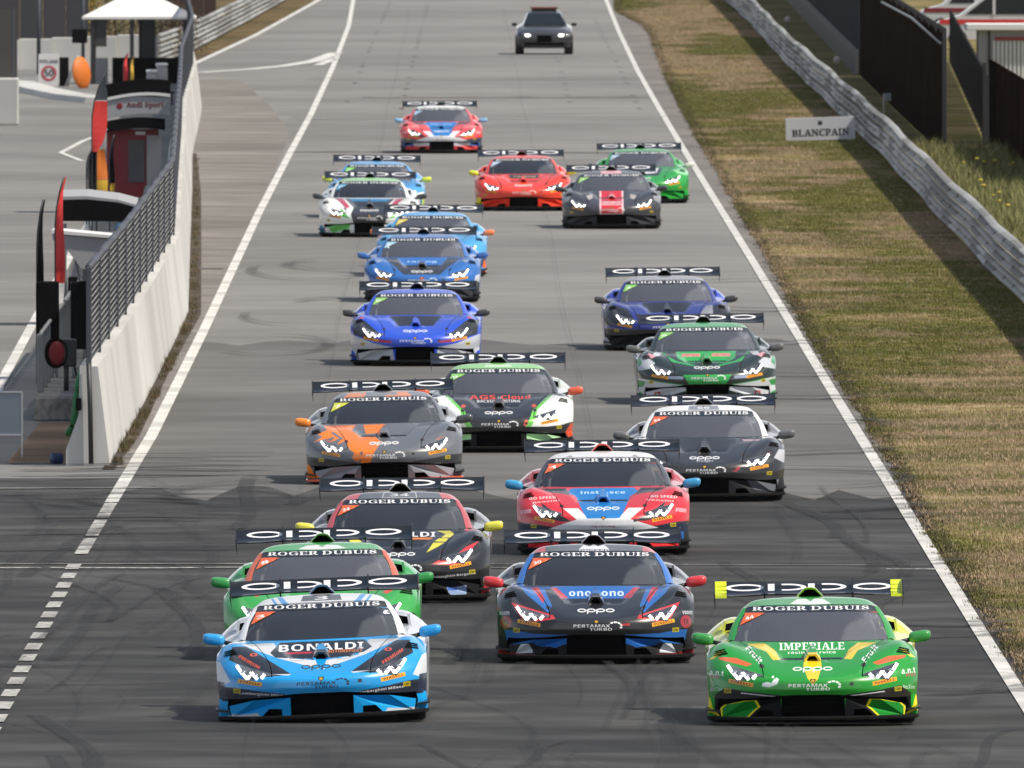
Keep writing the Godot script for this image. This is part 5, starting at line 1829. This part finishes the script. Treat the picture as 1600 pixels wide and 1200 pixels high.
	# speed limit board
	var sb := thing("speed_board", "white pit lane board with a red ringed number", "sign", Vector3(-11.9, 0, -743))
	part("board", slab(Vector3(0, .47, 0), Vector3(.60, .94, .03), .004), M.white, sb)
	var rg := PackedVector3Array()
	var r1 := PackedVector3Array()
	var rings := []
	for q in [[.16, .016], [.225, .016], [.225, .022], [.16, .022], [.16, .016]]:
		var r := PackedVector3Array()
		for k in 24:
			r.append(Vector3(cos(TAU * k / 24) * q[0], .38 + sin(TAU * k / 24) * q[0], q[1]))
		rings.append(r)
	part("red_ring", commit(loft(rg, rings, true, false), false), mat(lin(.45, .05, .07), .6), sb)
	for q in [["50", .38, .0042, M.dark_metal], ["PITLANE", .72, .0021, M.slate]]:
		var tm := TextMesh.new()
		var ff := SystemFont.new()
		ff.font_names = PackedStringArray(["Droid Sans"])
		ff.font_weight = 700
		tm.font = ff
		tm.text = q[0]
		tm.font_size = 64
		tm.pixel_size = q[2]
		tm.depth = .004
		part("lettering", tm, q[3], sb, Vector3(0, q[1], .019))
	part("easel_back", slab(Vector3(.42, .42, -.4), Vector3(.3, .84, .5)), M.black_cloth, sb)
	part("easel_leg", commit(tube(PackedVector3Array(), PackedVector3Array([Vector3(.5, 0, .2), Vector3(.85, .9, .1)]), .05)), M.grey, sb)
	# orange parasol lying on its side
	var op := thing("orange_disc", "big orange round shade tilted on its edge", "parasol", Vector3(-10.85, .45, -738))
	var dome := part("canopy", commit(lathe_x([[.001, .12], [.18, .10], [.32, .05], [.42, -.02], [.43, -.04], [.30, .01], [.001, .06]], 24)), M.orange, op)
	dome.rotation = Vector3(.1, -PI / 2.0 + .95, .12)
	dome.scale = Vector3(1, 1.12, 1.0)
	part("stick", commit(tube(PackedVector3Array(), PackedVector3Array([Vector3(0, 0, -.1), Vector3(.15, -.43, -.5)]), .02)), M.galv, op)
	# black board on a pole
	var bb := thing("pole_board", "black square board on a tall thin pole by the pit lane", "board", Vector3(-11.33, 0, -765))
	part("pole", commit(tube(PackedVector3Array(), PackedVector3Array([Vector3(.1, 0, -.1), Vector3(.1, 3.4, -.1)]), .06)), M.slate, bb)
	part("board", slab(Vector3(0, 1.25, 0), Vector3(.46, .42, .04)), M.black_cloth, bb)
	var bb2 := thing("fence_mast", "plain dark mast in front of the far left fence", "mast", Vector3(-12.72, 0, -775))
	part("pole", commit(tube(PackedVector3Array(), PackedVector3Array([Vector3(0, 0, 0), Vector3(0, 3.2, 0)]), .07)), M.slate, bb2)
	# walls on the far side of the pit lane
	var w1 := thing("side_wall", "white wall end with fence at the left picture edge", "wall", Vector3(-11.9, 0, -657))
	part("wall_block", slab(Vector3(-1.4, .60, -.6), Vector3(3.98, 1.20, 1.2), .03), M.white_wall, w1)
	for k in 4:
		part("fence_post", slab(Vector3(.45 - k * .5, 2.1, -.6), Vector3(.06, 1.8, .06)), M.slate, w1)
	part("netting", slab(Vector3(-1.4, 2.08, -.9), Vector3(3.9, 1.74, .02), .0), mat(lin(.07, .065, .06), .8), w1)
	var w2 := thing("side_wall", "long low white wall crossing behind the marquee", "wall", Vector3(-11.4, 0, -786))
	for k in 5:
		part("wall_block", slab(Vector3(-2.6 + k * 1.0, .46 + k * .02, -k * .3), Vector3(.992, .92 + k * .04, 1.0), .01), M.white_wall, w2)
	var f3 := thing("screen_fence", "dark grey screen fence behind the low white wall", "fence", Vector3(-13.2, 0, -800))
	for k in 5:
		part("screen_panel", slab(Vector3(-1.6 + k * .72, 1.1, 0), Vector3(.70, 2.2, .04)), mat(lin(.045 + .008 * (k % 2), .047, .055), .85), f3)
	var f4 := thing("board_fence", "reddish brown fence beyond the far left barrier", "fence", Vector3(-9.0, 0, -905))
	for k in 5:
		part("fence_board", slab(Vector3(-1.6 + k * .45, 1.0, 0), Vector3(.44, 2.0, .05)), mat(lin(.06, .03 + .003 * (k % 2), .024), .8), f4)
	# kerb round the island
	var kb := thing("white_kerb", "raised white kerb curving across the far pit lane", "kerb", Vector3(-12.8, 0, -743))
	var kp := [[-14.5, 752], [-12.8, 743], [-11.9, 727], [-10.8, 712], [-9.8, 704]]
	for i in 4:
		part("kerb_stone", commit(sweep([[-.5, 0], [-.45, .15], [.45, .15], [.5, 0]], xd(kp[i]) - kb.position, xd(kp[i + 1]) - kb.position), false), M.white_wall, kb)
	guard_rail("pale guard rail on the far left beyond the pit entry", [[-9.4, 800], [-8.75, 843], [-8.1, 920], [-7.4, 1006], [-7.0, 1060]], 14.0, 1.0, 8)

func van(label: String, at: Vector3, l: float, h: float, paint_c: Material, stripe: Material) -> void:
	# seen from its side, nose to the left
	var o := thing("parked_van", label, "van", at, 0.0, "vehicles parked behind the fence")
	var prof := [[0, .35], [.02, .75], [.25, .95], [.9, 1.12], [1.9, h - .06], [2.15, h], [l - .1, h], [l, h - .12], [l, .35]]
	var ra := PackedVector3Array()
	var rb := PackedVector3Array()
	for p in prof:
		ra.append(Vector3(p[0], p[1], .9))
		rb.append(Vector3(p[0], p[1], -.9))
	part("body", commit(loft(PackedVector3Array(), [ra, rb], true, true), false), paint_c, o)
	var wa := PackedVector3Array([Vector3(1.12, 1.17, .905), Vector3(1.92, h - .16, .905), Vector3(l - .3, h - .16, .905), Vector3(l - .3, 1.17, .905)])
	var wb := PackedVector3Array()
	for p in wa:
		wb.append(p + Vector3(0, 0, .012))
	part("side_window", commit(loft(PackedVector3Array(), [wa, wb], true, true), false), M.dark_glass, o)
	part("window_pillar", slab(Vector3(2.05, (h + 1.0) / 2, .925), Vector3(.09, h - 1.3, .012), .0), paint_c, o)
	part("stripe", slab(Vector3(l / 2 + .1, .92, .908), Vector3(l - .3, .16, .012), .0), stripe, o)
	part("light_bar", slab(Vector3(2.6, h + .05, 0), Vector3(.3, .1, 1.0), .02), M.orange, o)
	for x in [.85, l - .9]:
		var wh := Node3D.new()
		wh.name = "wheel"
		o.add_child(wh, true)
		wh.position = Vector3(x, .34, .84)
		wh.rotation.y = -PI / 2
		part("tyre", C.tyre, M.tyre, wh)
		part("rim", C.rim, M.rim, wh)

func build_right_side() -> void:
	guard_rail("long grey three-tier guard rail along the right verge", RAIL, 8.0, -1.0, 5)
	M.rust = [ground_mat(lin(.012, .007, .005), lin(.020, .011, .008), lin(.032, .016, .011), .01, 141, 30.0, .8, 7.0, .7, 1.0), ground_mat(lin(.014, .008, .006), lin(.024, .013, .009), lin(.040, .019, .012), .01, 142, 30.0, .8, 7.0, .7, 1.0)]
	M.screen = mat(lin(.028, .034, .044), .9)
	M.screen.specular_mode = BaseMaterial3D.SPECULAR_DISABLED
	for m in M.rust:
		m.specular_mode = BaseMaterial3D.SPECULAR_DISABLED
	M.dark_glass = mat(lin(.012, .016, .02), .08)
	# brown panel fence
	var bf := thing("panel_fence", "tall dark brown panel fence behind the guard rail", "fence", Vector3(11.36, 0, -600))
	var off := bf.position
	for k in 42:
		var d := 600.0 + k * 4.0
		var a := Vector3(lerpf(11.36, 12.05, k / 42.0), 0, -d - .03) - off
		var b := Vector3(lerpf(11.36, 12.05, (k + 1) / 42.0), 0, -d - 3.97) - off
		var h := 2.9 + .05 * sin(k * 2.1)
		var prof := [[-.03, .05], [.02, .05], [.05, .7], [.02, .75], [.02, h], [-.03, h]]
		part("fence_panel", commit(sweep(prof, a, b), false), M.rust[k % 2], bf)
		part("fence_post", slab(a + Vector3(.02, 1.5, .02), Vector3(.10, 3.05, .05)), M.dark_metal, bf)
	part("top_cable", commit(tube(PackedVector3Array(), PackedVector3Array([Vector3(-.08, 2.66, 0), Vector3(-.05, 2.9, -40), Vector3(.2, 2.8, -100)]), .03)), M.galv, bf)
	# screen fence on a concrete base further up
	var sf := thing("screen_fence", "dark blue-grey screen fence on a concrete base along the far right", "fence", Vector3(12.05, 0, -769))
	off = sf.position
	for k in 36:
		var d := 769.0 + k * 9.0
		var x0 := 12.05 + k * .048
		var a := Vector3(x0, 0, -d) - off
		var b := Vector3(x0 + .048, 0, -d - 8.9) - off
		part("base_wall", commit(sweep([[-.12, 0], [-.12, .75], [.12, .75], [.12, 0]], a, b), false), M.concrete, sf)
		part("screen_panel", commit(sweep([[-.02, .75], [-.02, 3.4], [.02, 3.4], [.02, .75]], a, b), false), M.screen, sf)
		part("fence_post", slab(a + Vector3(-.025, 1.8, 0), Vector3(.05, 3.6, .12)), M.dark_metal, sf)
	# second brown fence
	var b2 := thing("panel_fence", "lower brown fence at the right picture edge", "fence", Vector3(12.58, 0, -540))
	off = b2.position
	for k in 18:
		var a := Vector3(12.46 + k * .0135, 0, -540.0 - k * 4.0) - off
		var b := Vector3(12.46 + (k + 1) * .0135, 0, -540.0 - k * 4.0 - 3.94) - off
		part("fence_panel", commit(sweep([[-.03, 0], [.03, 0], [.03, 1.3], [.06, 1.35], [.03, 1.4], [.03, 2.16], [-.03, 2.16]], a, b), false), M.rust[k % 2], b2)
	# wire fence further back
	var wf := thing("wire_fence", "grey wire fence across the grass gap behind the brown panels", "fence", Vector3(12.8, 0, -620))
	off = wf.position
	for k in 24:
		var a := Vector3(12.8 + k * .115, 0, -620.0 - k * 8.0) - off
		var b := Vector3(12.8 + (k + 1) * .115, 0, -628.0 - k * 8.0) - off
		part("fence_post", slab(a + Vector3(0, .85, 0), Vector3(.08, 1.7, .08)), M.dark_metal, wf)
		part("netting", commit(sweep([[-.004, .1], [.004, .1], [.004, 1.6], [-.004, 1.6]], a, b), false), M.net, wf)
	part("end_post", slab(Vector3(-.08, 1.0, .3), Vector3(.1, 2.0, .1)), M.dark_metal, wf)
	# site cabin
	var cb := thing("site_cabin", "white corrugated cabin with a flat overhanging roof", "cabin", Vector3(17.2, 0, -752))
	part("wall", slab(Vector3(0, .78, -1.2), Vector3(3.9, 1.56, 2.3)), M.grey, cb)
	var rib := PackedVector3Array()
	part("roof", slab(Vector3(-.1, 1.64, -1.2), Vector3(4.4, .19, 2.9), .02), M.white, cb)
	for k in 28:
		part("wall_rib", slab(Vector3(-1.48 + k * .12, .62, -.03), Vector3(.07, 1.24, .05), .012), M.white, cb)
	part("corner_post", slab(Vector3(-1.62, .78, .0), Vector3(.06, 1.5, .06)), M.dark_metal, cb)
	part("sign_strip", slab(Vector3(.2, 1.30, -.02), Vector3(3.3, .10, .05), .004), mat(lin(.30, .05, .04), .7), cb)
	M.van_white = mat(lin(.62, .63, .64), .35, 0.0, .6)
	van("white parked van with a red stripe and raked windscreen", Vector3(15.7, 0, -850), 5.2, 1.95, M.van_white, M.red)
	van("white and red van parked further behind the cabin", Vector3(16.0, 0, -895), 5.6, 2.3, M.van_white, M.dark_red)
	van("dark van standing at the far right behind the cabin", Vector3(18.2, 0, -830), 4.8, 1.8, mat(lin(.02, .03, .05), .3, 0.0, .8), M.red)

func build_small_things() -> void:
	# advertising board on the verge
	var ad := thing("advertising_board", "white advertising board with black serif letters on the right verge", "board", Vector3(8.85, 0, -626), deg_to_rad(0))
	var tilt := Node3D.new()
	var pn := part("panel", slab(Vector3(0, .31, 0), Vector3(1.70, .56, .05), .006), mat(lin(.56, .57, .62), .6), ad)
	pn.rotation.z = .035
	var tm := TextMesh.new()
	var f := SystemFont.new()
	f.font_names = PackedStringArray(["Droid Serif"])
	f.font_weight = 700
	tm.font = f
	tm.text = "BLANCPAIN"
	tm.font_size = 64
	tm.pixel_size = .0036
	tm.depth = .004
	part("lettering", tm, M.black_cloth, pn, Vector3(0, .22, .028))
	for q in [[0, .44, .10, .05], [-.035, .49, .02, .04], [.035, .49, .02, .04], [0, .49, .02, .05]]:
		part("crest", slab(Vector3(q[0], q[1], .028), Vector3(q[2], q[3], .006), .001), M.black_cloth, pn)
	for s in [-1.0, 1.0]:
		part("prop", commit(tube(PackedVector3Array(), PackedVector3Array([Vector3(s * .6, .5, -.02), Vector3(s * .6, 0, -.5)]), .02)), M.galv, ad)
	# marker signs on posts behind the rail
	for q in [[11.3, 880, "small round marker sign on a post, the farther one"], [11.12, 664, "small square marker sign on a white post behind the rail"]]:
		var o := thing("marker_sign", q[2], "sign", Vector3(q[0], 0, -q[1]), 0.0, "marker signs behind the guard rail")
		if q[1] > 700:
			part("post", slab(Vector3(0, .36, 0), Vector3(.05, .72, .05)), M.galv, o)
			var r := part("disc", commit(lathe_x([[.001, .02], [.09, .015], [.10, 0], [.001, -.01]], 18)), mat(lin(.62, .50, .48), .6), o, Vector3(0, .73, .04))
			r.rotation.y = -PI / 2
		else:
			part("post", slab(Vector3(-.1, .36, 0), Vector3(.03, .72, .03)), M.white, o)
			part("plate", slab(Vector3(.0, .63, .03), Vector3(.18, .2, .03)), M.grey, o)
	var o2 := thing("marker_sign", "small round marker sign on a post, the middle one", "sign", Vector3(11.21, 0, -759), 0.0, "marker signs behind the guard rail")
	part("post", slab(Vector3(0, .3, 0), Vector3(.04, .6, .04)), M.galv, o2)
	part("disc", commit(lathe_x([[.001, .02], [.10, .015], [.11, 0], [.001, -.01]], 18)), mat(lin(.62, .50, .48), .6), o2, Vector3(0, .6, .04)).rotation.y = -PI / 2
	# yellow flowers
	for k in 22:
		var d := rng.randf_range(480, 566)
		var x := at_line(RAIL, d) + rng.randf_range(.8, 2.6)
		var o := thing("yellow_flower", "yellow flowering weed in the tall grass behind the rail", "plant", Vector3(x, 0, -d), 0.0, "yellow weeds behind the rail")
		var h := rng.randf_range(.3, .6)
		part("stem", commit(tube(PackedVector3Array(), PackedVector3Array([Vector3.ZERO, Vector3(.03, h, 0)]), .008, 4)), mat(lin(.06, .08, .02), .9), o)
		part("blossom", commit(blob(Vector3(.03, h, 0), Vector3(.05 + rng.randf() * .06, .05, .07), .9, 8, 5)), mat(lin(.52, .42, .05), .8), o)
	shrubs()
	safety_car()

func shrubs() -> void:
	var list := [[-12.0, 812, 1.1, 1.5, Color(.10, .075, .035), "brown leafy shrub behind the low white wall"], [-11.0, 816, .9, 2.0, Color(.09, .085, .03), "olive shrub behind the marquee's left post"], [-11.55, 806, .45, 2.4, Color(.30, .22, .03), "slim yellow shrub behind the black pole board"], [-9.9, 818, 1.0, 1.7, Color(.075, .08, .035), "green shrub seen through the marquee"], [-8.9, 822, .9, 1.6, Color(.10, .07, .04), "russet shrub at the marquee's right end"], [-10.5, 845, 1.6, 2.6, Color(.085, .075, .035), "tall olive shrub rising behind the marquee"], [-13.0, 850, 1.6, 2.8, Color(.10, .085, .04), "tall tawny shrub behind the dark screen fence"]]
	for q in list:
		var o := thing("shrub", q[5], "shrub", Vector3(q[0], 0, -q[1]), 0.0, "shrubs beyond the pit lane")
		var st := PackedVector3Array()
		for k in 5:
			var a := TAU * k / 5.0
			tube(st, PackedVector3Array([Vector3(cos(a) * .05, 0, sin(a) * .05), Vector3(cos(a) * .3 * q[2], q[3] * .7, sin(a) * .3 * q[2])]), .02, 4)
		part("stem", commit(st), mat(lin(.05, .035, .02), .9), o)
		var lt := PackedVector3Array()
		for k in 900:
			var v := Vector3(rng.randfn(0, .38), rng.randf(), rng.randfn(0, .38))
			var p := Vector3(v.x * q[2] * (1.1 - v.y * .5), .1 + v.y * q[3], v.z * q[2])
			var a := Vector3(rng.randf() - .5, rng.randf() - .5, rng.randf() - .5).normalized() * .05
			var b := Vector3(rng.randf() - .5, rng.randf() - .5, rng.randf() - .5).normalized() * .04
			lt.append_array([p - a, p + b, p + a, p - a, p + a, p - b])
		var m := mat(q[4].linear_to_srgb(), .85)
		part("crown", commit(lt, false), m, o)

func safety_car() -> void:
	var o := thing("safety_car", "dark grey sports utility car with roof light bar, last on the straight", "car", Vector3(2.78, 0, -835))
	var body := mat(lin(.028, .029, .034), .4, .0, .9)
	var secs := [
		[2.2, .62, .30, .74, .50, .72, .60, .58, .68],
		[2.1, .80, .24, .88, .48, .86, .66, .62, .74],
		[1.6, .86, .20, .90, .50, .89, .76, .70, .84],
		[.95, .88, .20, .91, .52, .90, .84, .74, .93],
		[-1.6, .88, .20, .91, .55, .90, .88, .74, .97],
		[-2.2, .82, .30, .88, .55, .85, .86, .66, .98]]
	var rings := []
	for s in secs:
		var r := PackedVector3Array()
		for i in 4:
			r.append(Vector3(s[1 + i * 2], s[2 + i * 2], s[0]))
		for i in range(3, -1, -1):
			r.append(Vector3(-s[1 + i * 2], s[2 + i * 2], s[0]))
		rings.append(r)
	part("body", commit(loft(PackedVector3Array(), rings, true, true)), body, o)
	var cab := []
	for q in [[1.0, .76, .90, .72, .915], [.1, .72, .92, .54, 1.37], [-.4, .72, .94, .54, 1.43], [-1.5, .72, .96, .52, 1.40], [-2.15, .70, .96, .56, 1.02]]:
		cab.append(PackedVector3Array([Vector3(q[1], q[2], q[0]), Vector3(q[3], q[4] - .05, q[0]), Vector3(q[3] * .72, q[4], q[0]), Vector3(-q[3] * .72, q[4], q[0]), Vector3(-q[3], q[4] - .05, q[0]), Vector3(-q[1], q[2], q[0])]))
	part("cabin", commit(loft(PackedVector3Array(), cab, true, true), false), body, o)
	var wa := PackedVector3Array([Vector3(-.68, .945, .93), Vector3(.68, .945, .93), Vector3(.52, 1.31, .21), Vector3(-.52, 1.31, .21)])
	var wb := PackedVector3Array()
	for p in wa:
		wb.append(p + Vector3(0, .02, .01))
	part("windscreen", commit(loft(PackedVector3Array(), [wa, wb], true, true), false), M.dark_glass, o)
	var lb := part("light_bar", slab(Vector3(0, 1.495, -.4), Vector3(.92, .065, .25), .025), mat(lin(.16, .035, .02), .4), o)
	part("light_bar_foot", slab(Vector3(0, 1.44, -.4), Vector3(.8, .04, .2)), M.black, lb)
	part("front_grille", slab(Vector3(0, .52, 2.17), Vector3(.52, .26, .06), .02), M.duct, o)
	part("front_bumper", slab(Vector3(0, .33, 2.12), Vector3(1.5, .22, .16), .05), M.carbon, o)
	for s in [-1.0, 1.0]:
		var h := part("headlight", slab(Vector3(s * .55, .62, 2.1), Vector3(.34, .15, .16), .03), M.lens, o)
		part("lamp", commit(blob(Vector3(s * .54, .625, 2.18), Vector3(.24, .12, .05), .7)), M.led, h)
		part("door_mirror", commit(blob(Vector3(s * .97, .97, .72), Vector3(.18, .11, .12), .6)), M.carbon, o)
	part("yellow_sticker", slab(Vector3(.55, .48, 2.17), Vector3(.34, .06, .03)), M.yellow, o)
	for q in [[-.80, 1.45], [.80, 1.45], [-.80, -1.45], [.80, -1.45]]:
		var wh := Node3D.new()
		wh.name = "wheel"
		o.add_child(wh, true)
		wh.position = Vector3(q[0], .318, q[1])
		if q[0] < 0:
			wh.rotation.y = PI
		part("tyre", C.tyre, M.tyre, wh)
		part("rim", C.rim, M.rim, wh)
func _ready() -> void:
	rng.seed = 11
	var cam := Camera3D.new()
	cam.name = "camera"
	add_child(cam)
	cam.position = Vector3(0, 8.56, 0)
	cam.fov = 2.0 * rad_to_deg(atan(600.0 / 40000.0))
	cam.near = 1.0
	cam.far = 9000.0
	cam.rotation = Vector3(-atan(926.0 / 40000.0), -atan(83.0 / 40000.0), 0)
	cam.current = true
	var lens := CameraAttributesPhysical.new()
	lens.frustum_focal_length = 800.0
	lens.frustum_focus_distance = 246.0
	lens.exposure_aperture = 22.0
	lens.frustum_near = 1.0
	lens.frustum_far = 9000.0
	cam.attributes = lens
	var we := WorldEnvironment.new()
	we.name = "world_environment"
	var e := Environment.new()
	e.background_mode = Environment.BG_SKY
	var sm := ProceduralSkyMaterial.new()
	sm.sky_top_color = Color(0.36, 0.44, 0.56)
	sm.sky_horizon_color = Color(0.74, 0.76, 0.78)
	sm.sky_curve = 0.25
	sm.ground_bottom_color = Color(0.35, 0.34, 0.30)
	sm.ground_horizon_color = Color(0.7, 0.7, 0.68)
	var cl := noise(FastNoiseLite.TYPE_SIMPLEX_SMOOTH, 0.006, 5, 77).get_seamless_image(1024, 512)
	var cover := Image.create(1024, 512, false, Image.FORMAT_RGBA8)
	for py in 256:
		for px in 1024:
			var v := cl.get_pixel(px, py).r
			cover.set_pixel(px, py, Color(1, 1, 1, smoothstep(0.46, 0.62, v) * 0.8))
	sm.sky_cover = ImageTexture.create_from_image(cover)
	sm.sky_cover_modulate = Color(0.8, 0.8, 0.8)
	var sky := Sky.new()
	sky.sky_material = sm
	e.sky = sky
	e.tonemap_mode = Environment.TONE_MAPPER_LINEAR
	e.tonemap_exposure = 1.12
	e.fog_enabled = true
	e.fog_density = 0.000015
	e.fog_light_color = Color(0.86, 0.87, 0.88)
	e.sdfgi_enabled = true
	e.ssao_enabled = true
	e.ssil_enabled = true
	we.environment = e
	add_child(we)
	var sun := DirectionalLight3D.new()
	sun.name = "sun"
	sun.light_energy = 1.5
	sun.light_color = Color(1.0, 0.96, 0.90)
	sun.light_angular_distance = 2.0
	sun.shadow_enabled = true
	add_child(sun)
	sun.look_at_from_position(Vector3(0, 0, 0), Vector3(-0.66, -0.92, -0.22))
	build_setting()
	build_cars()
	build_pit_side()
	build_right_side()
	build_small_things()
